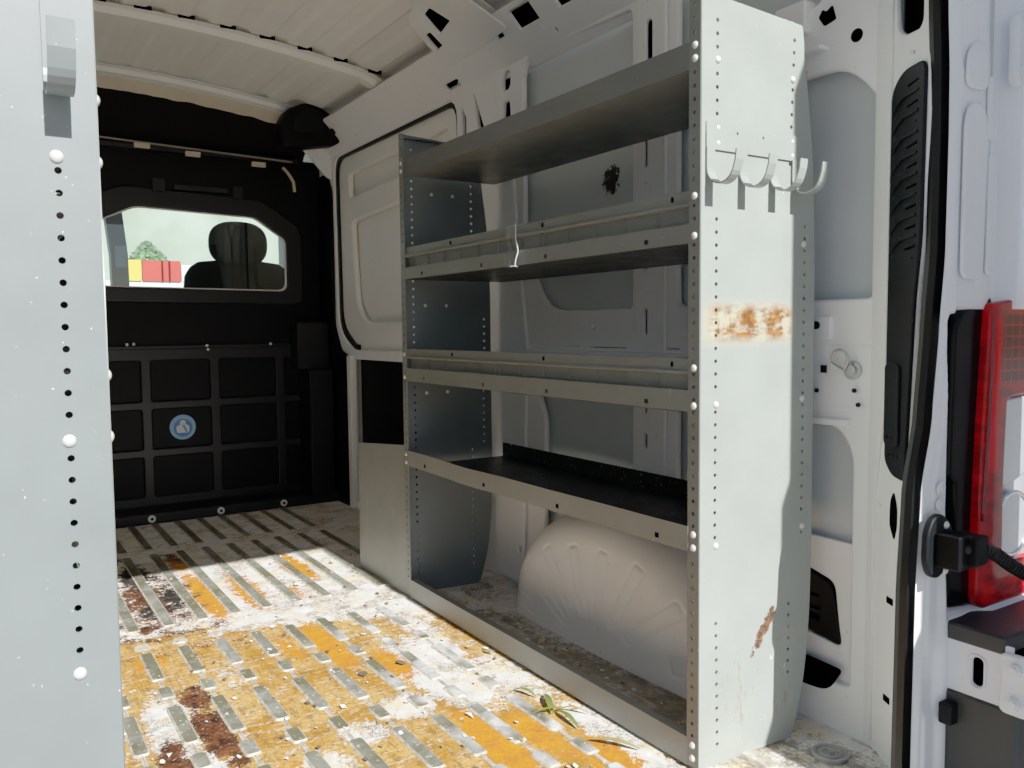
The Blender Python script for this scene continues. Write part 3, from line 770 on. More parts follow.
    for z in ft:
        bb.append(((XF - .001, Ya + .015, z), (-1, 0, 0), 1.))
    for z in (1.446, 1.421, .823, .748, .489, .462): bb.append(((XF - .001, Yb - .015, z), (-1, 0, 0), .9)) if not is_left else None
    for pp, ax, sc in bb:
        ax2 = T.to_3x3() @ Vector(ax)
        bolt(R, T @ Vector(pp), ax2, sc)
    # hook strip bolted on the end panel
    yb = Ya - .004; hs_ = .018 if is_left else 0; ht_ = .07 if is_left else 0; zs0 = 1.305 if is_left else 1.248
    hb = add('hook_bracket', sheet([(1.200, zs0), (1.470, zs0), (1.470, 1.300 + ht_), (1.200, 1.300 + ht_)], [circ(1.285, 1.285, .003, 8), circ(1.36, 1.285, .003, 8)], PXZ(yb), .003), near_m)
    r = .036
    for i, hx in enumerate((1.2, 1.291, 1.381, 1.449)):
        w = .027 if is_left else .0215; hx += hs_ - (.002 if is_left else 0)
        zc = 1.201 if is_left else 1.212
        path = [(0, zs0 + .002), (0, zc)]
        for k in range(1, 13):
            a = PI - k * PI / 12 * .93
            path.append((-(r + r * math.cos(a)), zc - r * math.sin(a)))
        lx, lz = path[-1]
        path += [(lx - .004, lz + .012), (lx - .006, lz + (.042 if is_left else .03))]
        vs = []; fs = []
        for (dy, z) in path:
            vs += [(hx, yb + dy, z), (hx + w, yb + dy, z)]
        for j in range(len(path) - 1): fs.append((2 * j, 2 * j + 1, 2 * j + 3, 2 * j + 2))
        m = bpy.data.meshes.new('hk'); m.from_pydata(vs, [], fs); m.update()
        bm = bmesh.new(); bm.from_mesh(m); bmesh.ops.solidify(bm, geom=bm.faces[:], thickness=.0028); bmesh.ops.recalc_face_normals(bm, faces=bm.faces[:]); bm.to_mesh(m); bm.free()
        add('hook', m, near_m, hb)
    return R
shelving('shelving_unit', 'tall grey steel shelving unit with four shelves along the right wall, rust-marked end panel', Matrix.Identity(4), False)
TL = Matrix.Translation((1.317, -.09, 0)) @ Matrix.Diagonal((-1, 1, 1, 1))
shelving('shelving_unit', 'blue-grey steel shelving end panel filling the left edge, one large hook near its top', TL, True)

# grey closing plate at the far end of the shelving
fp = sheet([(2.545, .004), (2.955, .004), (2.945, .482), (2.545, .517)], [], PYZ(XF + .002), .003)
fp2 = box(XF + .002, XF + .03, 2.55, 2.94, .48, .483)
fp3 = box(XF + .002, XF + .03, 2.95, 2.953, .004, .48)
link('metal_plate', join(fp, fp3), M['plate'], None, 'plain grey metal plate standing on the floor at the far end of the right shelving', 'metal plate')

# clear plastic strip wrapped over the second shelf's rail
vs = []; N = 9
def wrap(u, v):
    y = 1.824 + .052 * u + .004 * math.sin(9 * v + 2 * u)
    pts = [(XF + .02, 1.176), (XF - .004, 1.176), (XF - .006, 1.140), (XF - .002, 1.10), (XF - .006, 1.066), (XF + .01, 1.062)]
    t = v * (len(pts) - 1); i = min(int(t), len(pts) - 2); f = t - i
    return (pts[i][0] * (1 - f) + pts[i + 1][0] * f - .003 * math.sin(7 * u + 11 * v) ** 2 - .002, y, pts[i][1] * (1 - f) + pts[i + 1][1] * f)
pw = empty('plastic_strip', (XF, 1.85, 1.066), 'clear torn plastic strip hanging over the second shelf rail of the right shelving', 'plastic strip')
link('film', gridmesh(10, 31, wrap), M['film'], pw, smooth=True)
ed = [Vector(wrap(0, v / 30)) + Vector((-.002, -.0, 0)) for v in range(6, 28)]
ed2 = [Vector(wrap(.08, v / 30)) + Vector((-.003, .001 * (v % 3), 0)) for v in range(16, 28)]
link('torn_edge', join(tube(ed, .0013, 6, (0, 1, 0)), tube([Vector(wrap(u / 8, .80)) + Vector((-.003, 0, 0)) for u in range(0, 4)], .0016, 6)), M['sticker_white'], pw)

# ------------------------------------------------------------------ WHEEL ARCH
def arch(u, v):
    # u along the arc, v from wall (0) to inner face centre (1)
    th = PI * u
    Yc, ry, rz, xw, xf = 1.80, .49, .385, 1.581, 1.415
    if v < .30:
        t = v / .30; x = xw + (xf + .12 - xw) * t; k = 1.0
    elif v < .7:
        a = (v - .30) / .40 * PI / 2
        x = xf + .12 - .12 * math.sin(a); k = 1 - .26 * (1 - math.cos(a))
    else:
        t = (v - .7) / .3; k = .74 * (1 - t); x = xf - .012 * (1 - (1 - t) ** 2)
    y = Yc + ry * k * math.cos(th); z = rz * k * math.sin(th) ** .9 if math.sin(th) > 0 else 0
    if v > .42 and z > .012:
        # pressed petals radiating from the hub
        px, pz = y - 1.80, z + .02
        rad = math.hypot(px, pz * 1.15); an = math.atan2(pz * 1.15, px)
        m = 0
        for c, w, r0, r1 in ((.22, .07, .30, .45), (.55, .06, .14, .43), (.90, .06, .14, .40), (1.27, .065, .13, .37), (1.66, .06, .14, .37), (2.05, .06, .14, .40), (2.45, .06, .16, .43), (2.85, .08, .30, .45)):
            d = abs(an - c) * rad; hw = w * rad * .55 + .012
            q = max(0, min(1, (hw - d + .006) / .016)) * max(0, min(1, (rad - r0) / .03)) * max(0, min(1, (r1 - rad) / .02))
            m = max(m, q)
        x += .006 * math.exp(-((m - .5) / .28) ** 2)
    return (x, y, z)
link('wheel_arch', gridmesh(340, 190, arch), basic('wheel_arch_paint', (240, 238, 232), .42, var=.06, dirt=.35), None, 'rounded white wheel arch with pressed radial ribs on the floor behind the shelving', 'wheel arch', smooth=True)

# ------------------------------------------------------------------ SLIDING DOOR
do = sheet(roundpoly([(2.88, .80), (3.97, .80), (4.16, .92), (4.18, 1.775), (2.88, 1.775)], [.05, .1, .12, .1, .1]),
           [roundpoly([(2.98, 1.60), (4.05, 1.56), (4.06, 1.70), (2.98, 1.72)], .03), roundpoly([(2.98, .93), (3.86, .93), (3.98, 1.02), (4.03, 1.46), (2.98, 1.50)], [.05, .08, .1, .05, .05])], PYZ(1.628), .03, .012)
d1 = struct('door_1', do, M['door_white'])
link('door_skin', sheet([(2.86, .0), (4.2, .0), (4.2, 1.80), (2.86, 1.80)], [], PYZ(1.652), .004), M['door_white'], d1)
link('waist_rail', join(box(1.617, 1.64, 2.95, 4.0, .80, .84, .008), sweep([(1.632, 2.96 + .05 * i, 1.745 - .0012 * i) for i in range(22)], [(-.012, -.012), (.012, -.012), (.012, .012), (-.012, .012)])), M['door_white'], d1)
link('door_rubber', sweep([(1.612, y, z) for y, z in roundpoly([(2.87, .84), (2.87, 1.795), (4.19, 1.80), (4.17, .92), (3.98, .81)], [.02, .1, .1, .1, .05])], [(-.020, -.012), (.020, -.012), (.020, .012), (-.020, .012)], (1, 0, 0)), M['rubber'], d1)
link('lower_cover', sheet([(3.0, .02), (3.985, .02), (3.985, .765), (3.0, .765)], [], PYZ(1.635), .004), M['black'], d1)
link('edge_frame', box(1.57, 1.60, 3.975, 4.02, .0, .775, .006), M['door_white'], d1)
# white body corner above the bulkhead's right side
struct('trim_7', join(sheet(roundpoly([(1.44, 1.85), (1.635, 1.86), (1.625, 1.69), (1.57, 1.71), (1.50, 1.79)], [.01, .01, .03, .05, .05]), [], PXZ(4.24), .03, .01), ), M['white'])

# ------------------------------------------------------------------ BULKHEAD
winhole = roundpoly([(.47, 1.115), (1.40, 1.105), (1.40, 1.385), (1.235, 1.50), (.655, 1.52), (.47, 1.43)], [.05, .05, .03, .03, .03, .03])
bw = struct('wall_front', sheet([(-.345, -.02), (1.66, -.02), (1.66, 1.80), (-.345, 1.80)], [winhole], PXZ(4.42), .03, .004), M['black'])
# pressed grid on the lower half
cells = []
xs_ = [-.2, .04, .36, .68, 1.005, 1.34, 1.58]; zs_ = [.075, .31, .545, .785]
for i in range(len(xs_) - 1):
    for j in range(3):
        c0, c1 = xs_[i] + .018, xs_[i + 1] - .018
        cells.append(roundpoly([(c0, zs_[j] + .014), (c1, zs_[j] + .014), (c1, zs_[j + 1] - .014), (c0, zs_[j + 1] - .014)], .018))
M['bulk_rib'] = basic('black_bulkhead_rib', (12, 14, 18), .42, var=.15, spec=.3)
link('ribbed_panel', sheet([(-.3, .045), (1.56, .045), (1.56, .82), (-.3, .82)], cells, PXZ(4.392), .022, .006), M['bulk_rib'], bw)
link('seam', join(box(-.3, 1.5, 4.375, 4.40, .822, .838, .004), box(-.3, 1.58, 4.19, 4.40, -.0, .052, .014)), M['bulk_rib'], bw)
for x, z in ((.652, .022), (.968, .022), (1.280, .022), (.34, .022)):
    o = link('washer', cyl((x, 4.187, z + .005), (0, -1, 0), .017, .006), M['bolt'], bw)
    link('bolt', cyl((x, 4.182, z + .005), (0, -1, 0), .007, .006, 6), M['black'], o)
for x, z in ((.60, .846), (.63, .848), (.97, .835), (.975, .815), (1.29, .838)): bolt(bw, (x, 4.374, z), (0, -1, 0), 1.)
# dark recessed upper frame around the window
link('window_surround', sheet(roundpoly([(.38, 1.06), (1.47, 1.05), (1.47, 1.44), (1.27, 1.575), (.60, 1.60), (.38, 1.49)], .04), [winhole], PXZ(4.395), .02, .008), M['bulk_rib'], bw)
link('surround_blocks', join(box(.74, .80, 4.36, 4.41, 1.585, 1.65, .008), box(1.12, 1.17, 4.36, 4.41, 1.57, 1.64, .008), box(.84, 1.10, 4.375, 4.41, 1.60, 1.63, .008)), M['bulk_rib'], bw)
link('cross_ledge', join(box(-.3, 1.45, 4.345, 4.42, 1.775, 1.800, .006)), M['bulk_rib'], bw)
# flange edge strip with white clips
link('ledge_edge', sweep([(.0 + 1.42 * i / 20, 4.335, 1.826 - .045 * (i / 20)) for i in range(21)], [(-.004, -.004), (.004, -.004), (.004, .004), (-.004, .004)]), basic('grey_edge', (120, 116, 106), .6), bw)
for x, z in ((.695, 1.789), (.925, 1.772), (1.245, 1.752), (.3, 1.80)):
    link('clip', box(x - .035, x + .035, 4.325, 4.345, z - .012, z + .012, .004), M['beige'], bw)
link('lower_right_box', join(box(1.44, 1.57, 4.21, 4.42, .0, .70, .012), box(1.40, 1.572, 4.27, 4.42, .70, .95, .012)), M['bulk_rib'], bw)
link('corner_strap', sweep([(1.37, 4.34, 1.75), (1.40, 4.34, 1.72), (1.425, 4.34, 1.68), (1.43, 4.34, 1.63)], [(-.006, -.006), (.006, -.006), (.006, .006), (-.006, .006)]), M['beige'], bw)
link('side_trim', sheet(roundpoly([(4.03, .0), (4.41, .0), (4.41, 1.72), (4.26, 1.72), (4.205, 1.62), (4.205, .93), (4.12, .80), (4.03, .775)], .03), [], PYZ(1.582), .012, .003), M['black'], bw)
# concave black upper liner and beige torn edge
link('upper_liner', gridmesh(40, 10, lambda u, v: (-.3 + 1.80 * u, 4.40 - .20 * v ** 1.5, 1.80 + (zroof(-.3 + 1.8 * u) - .075 - 1.80) * v)), basic('black_liner', (18, 18, 18), .85, var=.15, spec=.1), bw, smooth=True)
def edge(u, v):
    x = -.3 + 1.76 * u
    j = .008 * mnoise.noise(Vector((x * 14, 0, 3))) * (1 - v)
    return (x, 4.185 - .005 * v, zroof(x) - .085 + .058 * v + j)
link('liner_edge', gridmesh(200, 4, edge), M['beige'], bw, smooth=True)
# window
wi = struct('window_1', sheet(winhole, [[((p[0] - .935) * .975 + .935, (p[1] - 1.31) * .945 + 1.31) for p in winhole]], PXZ(4.40), .012, .003), basic('window_bead', (205, 205, 198), .4, var=.05))
link('pane', sheet([((p[0] - .935) * .985 + .935, (p[1] - 1.31) * .97 + 1.31) for p in winhole], [], PXZ(4.415), .004), M['glass'], wi)

# round blue sticker
st = empty('sticker', (.846, 4.40, .428), 'round blue sticker with a white seated figure on the black bulkhead', 'sticker')
YS = 4.403
link('disc', cyl((.846, YS, .428), (0, -1, 0), .062, .003, 40), M['blue'], st)
link('inner_disc', cyl((.846, YS - .002, .425), (0, -1, 0), .045, .003, 40), M['blue_d'], st, label='deep blue disc')
link('figure', join(cyl((.846, YS - .004, .450), (0, -1, 0), .014, .003, 20), sheet(roundpoly([(.818, .400), (.874, .400), (.878, .432), (.862, .442), (.830, .442), (.814, .432)], .008), [], PXZ(YS - .004), .003)), M['sticker_white'], st, label='white figure')
link('belt_mark', sheet([(.842, .438), (.852, .438), (.868, .402), (.860, .402)], [], PXZ(YS - .0062), .0015), M['blue_d'], st)

# black moulded cover at the roof corner
cv = empty('corner_cover', (1.43, 4.05, 1.82), 'lumpy black plastic cover in the roof corner above the bulkhead', 'cover')
link('shell', sheet(roundpoly([(1.285, 1.80), (1.535, 1.845), (1.56, 1.89), (1.52, 1.935), (1.46, 1.965), (1.395, 1.985), (1.31, 1.945), (1.285, 1.90)], .02), [], PXZ(4.05), .12, .025), M['black'], cv, smooth=False)
link('face', sheet(roundpoly([(1.32, 1.86), (1.45, 1.875), (1.46, 1.95), (1.40, 1.97), (1.33, 1.93)], .02), [], PXZ(3.985), .02, .008), M['black2'], cv)
link('knob', cyl((1.50, 3.975, 1.87), (0, -1, 0), .018, .03, 16), M['black2'], cv)

# ------------------------------------------------------------------ CAB and view through the window
seat = empty('car_seat', (1.29, 4.95, .2), 'dark fabric seat with rounded headrest seen through the bulkhead window', 'car seat')
def blobmesh(c, r, p=2.6, n=32):
    def f(u, v):
        a, b = 2 * PI * u, PI * (v - .5)
        def pw(t): return math.copysign(abs(t) ** (2 / p), t)
        return (c[0] + r[0] * pw(math.cos(b)) * pw(math.cos(a)), c[1] + r[1] * pw(math.cos(b)) * pw(math.sin(a)), c[2] + r[2] * pw(math.sin(b)))
    return gridmesh(n * 2, n, f)
link('headrest', blobmesh((1.285, 4.93, 1.405), (.165, .06, .128)), M['fabric'], seat, smooth=True)
def backrest(u, v):
    a = 2 * PI * u
    z = .25 + 1.075 * v
    w = .29 + .03 * math.sin(PI * v) if v < .9 else .29 * math.sqrt(max(0, 1 - ((v - .9) / .1) ** 2)) ** .6 + .0
    d = .07 if v < .95 else .05
    def pw(t): return math.copysign(abs(t) ** .6, t)
    return (1.29 + w * pw(math.cos(a)), 5.0 + d * pw(math.sin(a)) - .05 * v, z)
link('backrest', gridmesh(48, 40, backrest), M['fabric'], seat, smooth=True)
for dx in (-.05, .05): link('headrest_post', cyl((1.285 + dx, 4.94, 1.28), (0, 0, 1), .008, .1, 10), M['steel'], seat)
# windscreen pillar with a pale label
pil = empty('windscreen_pillar', (.78, 5.9, .6), 'dark windscreen pillar with pale label seen through the left of the bulkhead window', 'pillar')
link('post', sweep([(.79, 5.9, .6), (.78, 5.9, 1.4), (.74, 5.85, 1.75), (.70, 5.7, 2.0)], [(-.05, -.05), (.05, -.05), (.05, .05), (-.05, .05)], (0, 1, 0)), basic('blue_grey_trim', (62, 78, 96), .5), pil)
link('pale_label', box(.755, .825, 5.842, 5.848, 1.32, 1.46), basic('pale_label', (170, 190, 208), .5), pil)

gm = gridmesh(2, 2, lambda u, v: (-40 + 80 * u, -40 + 90 * v, -.55))
struct('ground', gm, M['concrete'])
rb = empty('roadside_board', (1.7, 10, -.55), 'red board with yellow blocks outside, seen through the bulkhead window', 'board')
link('red_face', box(1.56, 1.96, 10.0, 10.04, 1.47, 1.70), M['red_board'], rb, label='red face')
link('yellow_face', join(box(1.42, 1.55, 10.0, 10.04, 1.47, 1.70), box(1.24, 1.32, 10.0, 10.04, 1.47, 1.68)), M['yellow'], rb, label='yellow blocks')
link('white_rail', join(box(1.0, 3.6, 10.02, 10.05, 1.38, 1.47), box(1.97, 3.6, 10.01, 10.05, 1.47, 1.66)), M['white_board'], rb, label='white rail')
link('stripe', join(box(1.755, 1.775, 9.99, 10.0, 1.47, 1.70), box(1.83, 1.85, 9.99, 10.0, 1.47, 1.70)), M['red_dark'], rb)
for x in (1.1, 2.3, 3.4): link('post', box(x, x + .08, 10.06, 10.12, -.55, 1.5), M['white_board'], rb)
bl = link('building', box(-8, 16, 26, 27, -.55, 9), basic('pale_green_render', (150, 160, 140), .9, var=.3, vscale=.6, dark=(196, 200, 190)), None, 'pale blurred building wall outside, behind the tree seen through the bulkhead window', 'building')
tr = empty('tree', (2.9, 18, -.55), 'pale green tree outside, seen through the bulkhead window', 'tree')
rt = random.Random(5)
lv = []
lf = []
for i in range(2600):
    a = rt.random() * 2 * PI; r = rt.random() ** .5; zz = rt.random()
    w = .62 * math.sin(PI * (zz * .85 + .12))
    c = Vector((2.9 + w * r * math.cos(a) * .62, 18 + w * r * math.sin(a), 1.7 + .95 * zz))
    d = Vector((rt.uniform(-1, 1), rt.uniform(-1, 1), rt.uniform(-1, 1))).normalized() * .09
    e = d.cross(Vector((rt.uniform(-1, 1), 1, rt.uniform(-1, 1)))).normalized() * .05
    k = len(lv); lv += [tuple(c - d), tuple(c + e), tuple(c + d), tuple(c - e)]; lf.append((k, k + 1, k + 2, k + 3))
tm = bpy.data.meshes.new('crown'); tm.from_pydata(lv, [], lf); tm.update()
link('crown', tm, M['tree'], tr)
link('trunk', tube([(2.9, 18, -.55), (2.92, 18, .6), (2.88, 18, 1.9)], .08), M['trunk'], tr)

# ------------------------------------------------------------------ SMALL THINGS ON THE RIGHT WALL
rg = empty('tie_down_ring', (1.575, 1.125, .80), 'small steel D-ring lashing eye on the white wall beside the shelving end', 'lashing ring')
link('base_cup', join(cyl((1.578, 1.113, .808), (-1, 0, 0), .020, .01, 24), cyl((1.572, 1.113, .808), (-1, 0, 0), .012, .012, 20)), M['steel'], rg)
ringp = [Vector((1.562, 1.1285 + .020 * math.cos(a), .832 + .020 * math.sin(a))) for a in [math.radians(d) for d in range(-20, 216, 14)]]
ringp = [Vector((1.562, p.y + .006, p.z)) for p in ringp] + [Vector((1.562, 1.124, .808))]
link('ring', tube(ringp, .0032, 8, (1, 0, 0), True), M['steel'], rg, smooth=True)
# wall details at the rear quarter
wd = [box(1.575, 1.60, 1.17, 1.30, .875, .925, .006), box(1.580, 1.60, 1.05, 1.30, .72, .865, .01), box(1.57, 1.6, 1.12, 1.32, .685, .70, .005)]
link('belt_bracket', join(*wd), M['white'], wr)
link('grommets', join(cyl((1.572, 1.205, .905), (-1, 0, 0), .009, .006), *[cyl((1.571, y, z), (-1, 0, 0), .005, .004) for y, z in ((1.105, .765), (1.095, .735), (1.20, .76))], box(1.570, 1.573, 1.175, 1.19, .80, .817)), M['black2'], wr)
link('damage_hole_shade', join(sheet(roundpoly([(1.17, 1.56), (1.20, 1.553), (1.215, 1.575), (1.205, 1.59), (1.195, 1.583), (1.18, 1.592)], .004), [], PYZ(1.5805), .002), cyl((1.5815, 1.12, 1.511), (-1, 0, 0), .014, .003)), M['shade_black'], wr)
link('upper_bracket', join(box(1.56, 1.60, 1.235, 1.32, 1.55, 1.62, .01), box(1.55, 1.58, 1.19, 1.30, 1.50, 1.508)), M['white'], wr)
pb = empty('plastic_bracket', (1.59, 1.19, .195), 'black plastic bracket in an opening low on the wall behind the shelving end', 'bracket')
link('plate', sheet(roundpoly([(1.15, .19), (1.30, .22), (1.30, .36), (1.22, .335), (1.175, .322)], [.01, .01, .01, .03, .03]), [roundpoly([(1.20, .225), (1.27, .235), (1.27, .30), (1.20, .29)], .01)], PYZ(1.603), .014, .004), M['black'], pb)
link('ribs', join(box(1.60, 1.62, 1.19, 1.28, .245, .252), box(1.60, 1.62, 1.19, 1.28, .275, .282), box(1.612, 1.62, 1.19, 1.28, .22, .31)), M['black2'], pb)
link('lower_opening_shade', sheet(roundpoly([(1.128, .142), (1.30, .15), (1.30, .078), (1.22, .078), (1.165, .082)], [.015, .01, .01, .02, .03]), [], PYZ(1.5805), .003), M['shade_black'], wr)
link('lower_sheet', sheet([(1.06, .0), (1.69, .0), (1.69, .42), (1.06, .42)], [roundpoly([(1.145, .18), (1.31, .20), (1.31, .37), (1.22, .345), (1.165, .33)], .02)], PYZ(1.606), .01, .003), M['white'], wr)
ft = empty('floor_lashing_cup', (1.47, 1.076, 0), 'round grey steel lashing cup in the floor by the rear pillar', 'lashing cup')
link('disc', join(cyl((1.47, 1.076, .004), (0, 0, 1), .036, .006, 36), tube([(1.47 + .034 * math.cos(a), 1.076 + .034 * math.sin(a), .008) for a in [2 * PI * k / 36 for k in range(36)]], .004, 8, (0, 0, 1), True), tube([(1.47 + .02 * math.cos(a), 1.076 + .02 * math.sin(a), .008) for a in [2 * PI * k / 30 for k in range(30)]], .003, 8, (0, 0, 1), True)), basic('dull_steel', (150, 150, 146), .5, metal=.3), ft)
link('bolt', cyl((1.47, 1.076, .010), (0, 0, 1), .008, .008, 6), M['steel'], ft)

# ------------------------------------------------------------------ REAR LAMP
lp = empty('tail_lamp', (1.65, .82, .32), 'tall red and clear tail lamp with black side housing on the rear corner', 'tail lamp')
hous = roundpoly([(1.526, .895), (1.545, .922), (1.575, .936), (1.64, .950), (1.64, .362), (1.525, .375), (1.520, .44), (1.545, .49), (1.54, .61), (1.518, .625), (1.522, .76)], [.02, .02, .02, .005, .01, .01, .01, .01, .01, .01, .01])
link('side_housing', sheet(hous, [], PXZ(.880), .04, .008), M['black_gloss'], lp)
lensp = roundpoly([(1.617, .938), (1.82, .962), (1.84, .338), (1.655, .345), (1.592, .368), (1.592, .53), (1.602, .74)], [.01, .01, .01, .02, .02, .03, .03])
clear = roundpoly([(1.675, .765), (1.83, .775), (1.83, .425), (1.672, .432), (1.668, .60)], [.02, .01, .01, .02, .02])
link('red_lens', sheet(lensp, [clear], PXZ(.868), .05, .005), M['red'], lp, label='ribbed red lens')
link('clear_lens', sheet([(1.665, .775), (1.84, .785), (1.84, .42), (1.665, .425)], [], PXZ(.880), .03, .004), M['silver'], lp, label='clear silver lens')
link('reflector', sheet(roundpoly([(1.683, .752), (1.83, .758), (1.83, .62), (1.70, .585), (1.684, .60)], .015), [], PXZ(.860), .012, .005), M['silver'], lp)
link('reflector', join(cyl((1.73, .860, .505), (0, -1, 0), .062, .014, 40)), M['silver'], lp)
link('chrome_ring', tube([(1.73 + 0.063 * math.cos(a), .854, .505 + .063 * math.sin(a)) for a in [2 * PI * k / 40 for k in range(40)]], .005, 8, (0, 1, 0), True), M['chrome'], lp, smooth=True)
link('inner_edge', tube([(1.618, .842, .92), (1.614, .842, .80), (1.606, .842, .66), (1.597, .842, .53)], .004, 8, (0, 1, 0)), M['red_dark'], lp)

# door check strap
cs = empty('door_check_strap', (1.45, .84, .47), 'black door check bracket with ribbed rod across the tail lamp', 'door check')
lob = roundpoly([(1.415, .53), (1.43, .555), (1.455, .56), (1.478, .54), (1.49, .52), (1.49, .475), (1.475, .462), (1.445, .448), (1.425, .455), (1.413, .48)], .012)
link('plate', sheet(lob, [], PXZ(.845), .014, .004), M['black2'], cs)
link('body', join(box(1.428, 1.475, .790, .835, .47, .532, .006), box(1.455, 1.495, .775, .82, .478, .53, .006)), M['black'], cs)
rod = [(1.45, .800, .508), (1.48, .785, .507), (1.52, .775, .492), (1.56, .768, .466), (1.61, .760, .440), (1.67, .752, .412)]
link('rod', tube(rod, .0115, 14), M['rubber'], cs, smooth=True)
rings = []
for k in range(26):
    t = .25 + k * .03
    s_ = t * (len(rod) - 1); i = min(int(s_), len(rod) - 2); f = s_ - i
    c = Vector(rod[i]).lerp(Vector(rod[i + 1]), f); d = (Vector(rod[i + 1]) - Vector(rod[i])).normalized()
    rings.append(cyl(c, d, .013, .004, 14))
link('bellows_rings', join(*rings), M['rubber'], cs)
for z_ in (.545, .462): bolt(cs, (1.449, .828, z_), (0, -1, 0), .9)

# hinges and the unseen opened rear door, made over-tall to cast shade
d2 = struct('shade_door_2', box(1.70, 1.76, .06, .80, .02, 2.2, .015), M['outer_white'])
d2.matrix_world = Matrix.Translation((1.73, .80, 0)) @ Matrix.Rotation(math.radians(-18.6), 4, 'Z') @ Matrix.Translation((-1.73, -.80, 0)) @ d2.matrix_world
d3 = struct('shade_door_3', box(-.42, -.36, .04, .80, .02, 2.02, .015), M['outer_white'])  # unseen left door added to keep sky light off the shelf fronts
ta = math.radians(-18.6)
DRM = Matrix.Translation((1.73, .80, 0)) @ Matrix.Rotation(ta, 4, 'Z') @ Matrix.Translation((-1.73, -.80, 0))
for nm, bx_ in (('added_shade_trim', box(1.675, 1.70, .06, .30, .02, 1.32, .008)), ('added_shade_box', box(1.628, 1.675, .06, .30, .02, .80, .008))):  # unseen boxes added on the door to shape its shadow
    bx_.transform(DRM); link(nm, bx_, M['black2'], d2)
def hinge(zc):
    leaf = link('hinge', join(sheet(roundpoly([(1.650, zc - .062), (1.682, zc - .062), (1.676, zc - .02), (1.676, zc + .02), (1.682, zc + .062), (1.650, zc + .062), (1.652, zc)], .02), [], PXZ(.835), .02, .006), cyl((1.69, .815, zc), (0, 0, 1), .010, .05, 14)), M['outer_white'], d2)
    for dz in (-.022, .022): link('hinge_arm', sweep([(1.685, .825, zc + dz), (1.73, .79, zc + dz + .004), (1.80, .78, zc + dz + .004)], [(-.006, -.012), (.006, -.012), (.006, .012), (-.006, .012)]), M['outer_white'], leaf)
    for dz in (-.042, .042): link('bolt', join(cyl((1.666, .818, zc + dz), (0, -1, 0), .015, .014, 6), cyl((1.666, .808, zc + dz), (0, -1, 0), .010, .012, 16)), M['outer_white'], leaf)
hinge(1.415)

# bumper
bp = empty('rear_bumper', (1.65, .78, -.3), 'dark grey textured plastic rear bumper corner below the tail lamp', 'bumper')
link('top_step', join(box(1.500, 1.90, .745, .86, .318, .352, .010)), M['bumper'], bp)
link('corner_block', box(1.498, 1.95, .72, .86, -.35, .228, .018), M['bumper'], bp)
link('end_cap', box(1.474, 1.500, .825, .850, .165, .205, .006), M['black2'], bp)
# lower hinge recess between the two bumper steps (faces the opening)
h = struct('trim_9', join(sheet([(.735, .215), (.86, .215), (.86, .335), (.735, .335)], [rr(.782, .245, .806, .302, .011)], PYZ(1.506), .006, .002)), M['outer_white'])
link('shade_backing', box(1.512, 1.60, .74, .86, .23, .316), M['shade_black'], h)
link('hole_rim', tube([(1.502, y, z) for y, z in rr(.780, .243, .808, .304, .012)], .0025, 6, (1, 0, 0), True), M['outer_white'], h)
leaf = link('hinge', sheet(roundpoly([(.700, .225), (.748, .225), (.742, .275), (.748, .325), (.700, .325)], .012), [], PYZ(1.497), .014, .004), M['outer_white'], d2)
for z_ in (.245, .305): link('bolt', join(cyl((1.486, .722, z_), (-1, 0, 0), .012, .010, 6), cyl((1.480, .722, z_), (-1, 0, 0), .008, .01, 16)), M['outer_white'], leaf)
link('hinge_arm', sweep([(1.497, .72, .277), (1.53, .69, .277), (1.62, .67, .275)], [(-.008, -.022), (.008, -.022), (.008, .022), (-.008, .022)]), M['outer_white'], leaf)

# ------------------------------------------------------------------ LEAVES AND CHIPS
def leaf_mesh(l, w, bend, n=8):
    def f(u, v):
        t = v; ww = w * math.sin(PI * min(.98, t * .92 + .06)) ** .8
        return ((u - .5) * ww, l * (t - .5), .004 + bend * math.sin(PI * t) + .004 * abs(u - .5))
    return gridmesh(3, n, f)
LV = [(1.10, 1.68, 20, .07, .012, 'leaf', 'short pale green leaf nearest the middle of the floor, at the cluster tip'),
      (1.115, 1.60, -25, .11, .016, 'leaf', 'broad green leaf at the middle of the leaf cluster on the floor'),
      (1.09, 1.56, 70, .09, .010, 'leaf', 'narrow green leaf lying across the leaf cluster'),
      (1.105, 1.51, -5, .10, .014, 'leaf', 'green leaf at the near end of the leaf cluster beside the shelf rail'),
      (1.14, 1.535, 40, .08, .008, 'leafdry', 'thin dry yellowish leaf between the leaf cluster and the shelf rail'),
      (1.12, 1.36, 35, .12, .015, 'leafdry', 'curled olive leaf lying alone nearer the shelf corner')]
for x, y, a, l, w, mt, lab in LV:
    me = leaf_mesh(l * .95, w * 1.0, .010)
    o = link('leaf', me, M[mt], None, lab, 'leaf', 'fallen leaves on the floor', smooth=True)
    o.location = (x, y, .005); o.rotation_euler = (0, 0, math.radians(a))
rc = random.Random(11)
bm = bmesh.new()
for i in range(420):
    x = rc.uniform(.15, 1.18); y = rc.uniform(1.15, 3.4)
    if rc.random() < .25: x = rc.uniform(1.22, 1.37); y = rc.uniform(1.2, 2.4)
    s = rc.uniform(.002, .008) * (1.8 if rc.random() < .06 else 1)
    n = rc.randint(3, 5); a0_ = rc.random() * 6
    tilt = rc.uniform(-.3, .3)
    vs = [bm.verts.new((x + s * math.cos(a0_ + 2 * PI * k / n) * rc.uniform(.6, 1.2), y + s * 1.5 * math.sin(a0_ + 2 * PI * k / n), .006 + tilt * s * math.cos(2 * PI * k / n))) for k in range(n)]
    f = bm.faces.new(vs); f.material_index = rc.choice((0, 0, 0, 1, 1, 2))
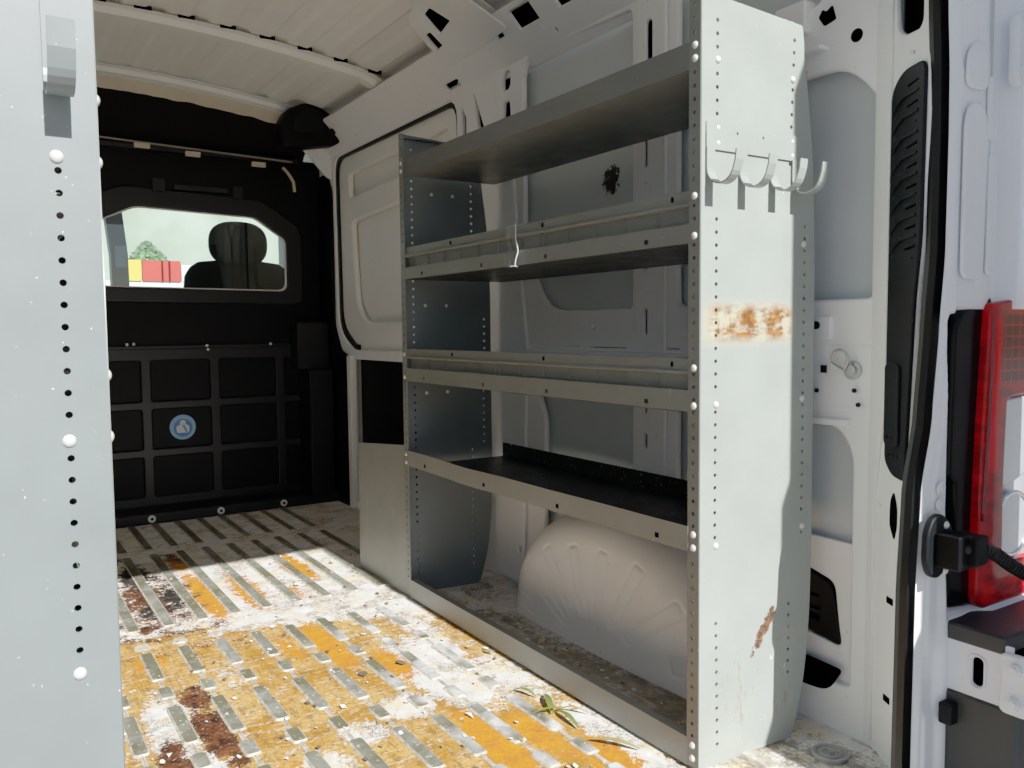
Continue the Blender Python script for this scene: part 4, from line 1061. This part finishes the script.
me = bpy.data.meshes.new('chips'); bm.to_mesh(me); bm.free()
for q in ('white_board', 'trunk', 'leafdry'): me.materials.append(M[q])
link('paint_chips', me, None, None, 'loose paint and wood chips scattered over the van floor', 'debris', None, 'stuff')

# ------------------------------------------------------------------ LIGHT
SUN_EL = 37.0
w = bpy.data.worlds.new('sky'); scene.world = w; w.use_nodes = True
nt = w.node_tree; bg = nt.nodes['Background']
sky = nt.nodes.new('ShaderNodeTexSky'); sky.sky_type = 'NISHITA'; sky.sun_disc = False
sky.sun_elevation = math.radians(SUN_EL); sky.sun_rotation = math.radians(180); sky.dust_density = .6; sky.ozone_density = 2.0
nt.links.new(sky.outputs[0], bg.inputs['Color']); bg.inputs['Strength'].default_value = .05
sl = bpy.data.lights.new('sun', 'SUN'); sl.energy = 7.0; sl.angle = math.radians(.55); sl.color = (1., .985, .955)
so = bpy.data.objects.new('sun', sl); COL.objects.link(so); so.location = (2, -6, 6)
az = math.radians(.6)
d = Vector((-math.sin(az) * math.cos(math.radians(SUN_EL)), math.cos(az) * math.cos(math.radians(SUN_EL)), -math.sin(math.radians(SUN_EL))))
so.rotation_euler = d.to_track_quat('-Z', 'Y').to_euler()

# ------------------------------------------------------------------ CAMERA
cd = bpy.data.cameras.new('camera'); cam = bpy.data.objects.new('camera', cd); COL.objects.link(cam)
F_PX = 834.6; cd.sensor_width = 36; cd.sensor_fit = 'HORIZONTAL'; cd.lens = F_PX / 1024 * 36; cd.clip_start = .02
yw, pt, rl = (math.radians(a) for a in (32.53, -3.81, -.59))
f = Vector((math.sin(yw) * math.cos(pt), math.cos(yw) * math.cos(pt), math.sin(pt)))
r = Vector((math.cos(yw), -math.sin(yw), 0)); u = r.cross(f)
r2 = r * math.cos(rl) + u * math.sin(rl); u2 = -r * math.sin(rl) + u * math.cos(rl)
mw = Matrix.Identity(4)
for i in range(3):
    mw[i][0] = r2[i]; mw[i][1] = u2[i]; mw[i][2] = -f[i]
mw[2][3] = .905
cam.matrix_world = mw
scene.camera = cam
scene.view_settings.view_transform = 'Standard'
scene.view_settings.look = 'None'
scene.view_settings.exposure = 0; scene.view_settings.gamma = 1.0
# phone-like tone curve: lifted mid shadows, firm blacks
scene.view_settings.use_curve_mapping = True
cm = scene.view_settings.curve_mapping
def tone(x): return .95 * x ** .55 * x / (x + .012) if x > 0 else 0
cv_ = cm.curves[3]
for x_ in (.004, .008, .014, .022, .035, .05, .07, .1, .14, .2, .28, .38, .5, .65, .8):
    cv_.points.new(x_, tone(x_))
cv_.points[len(cv_.points) - 1].location = (1.0, tone(1.0))
cm.update()
scene.cycles.max_bounces = 12; scene.cycles.diffuse_bounces = 9; scene.cycles.transparent_max_bounces = 8
scene.cycles.use_denoising = True
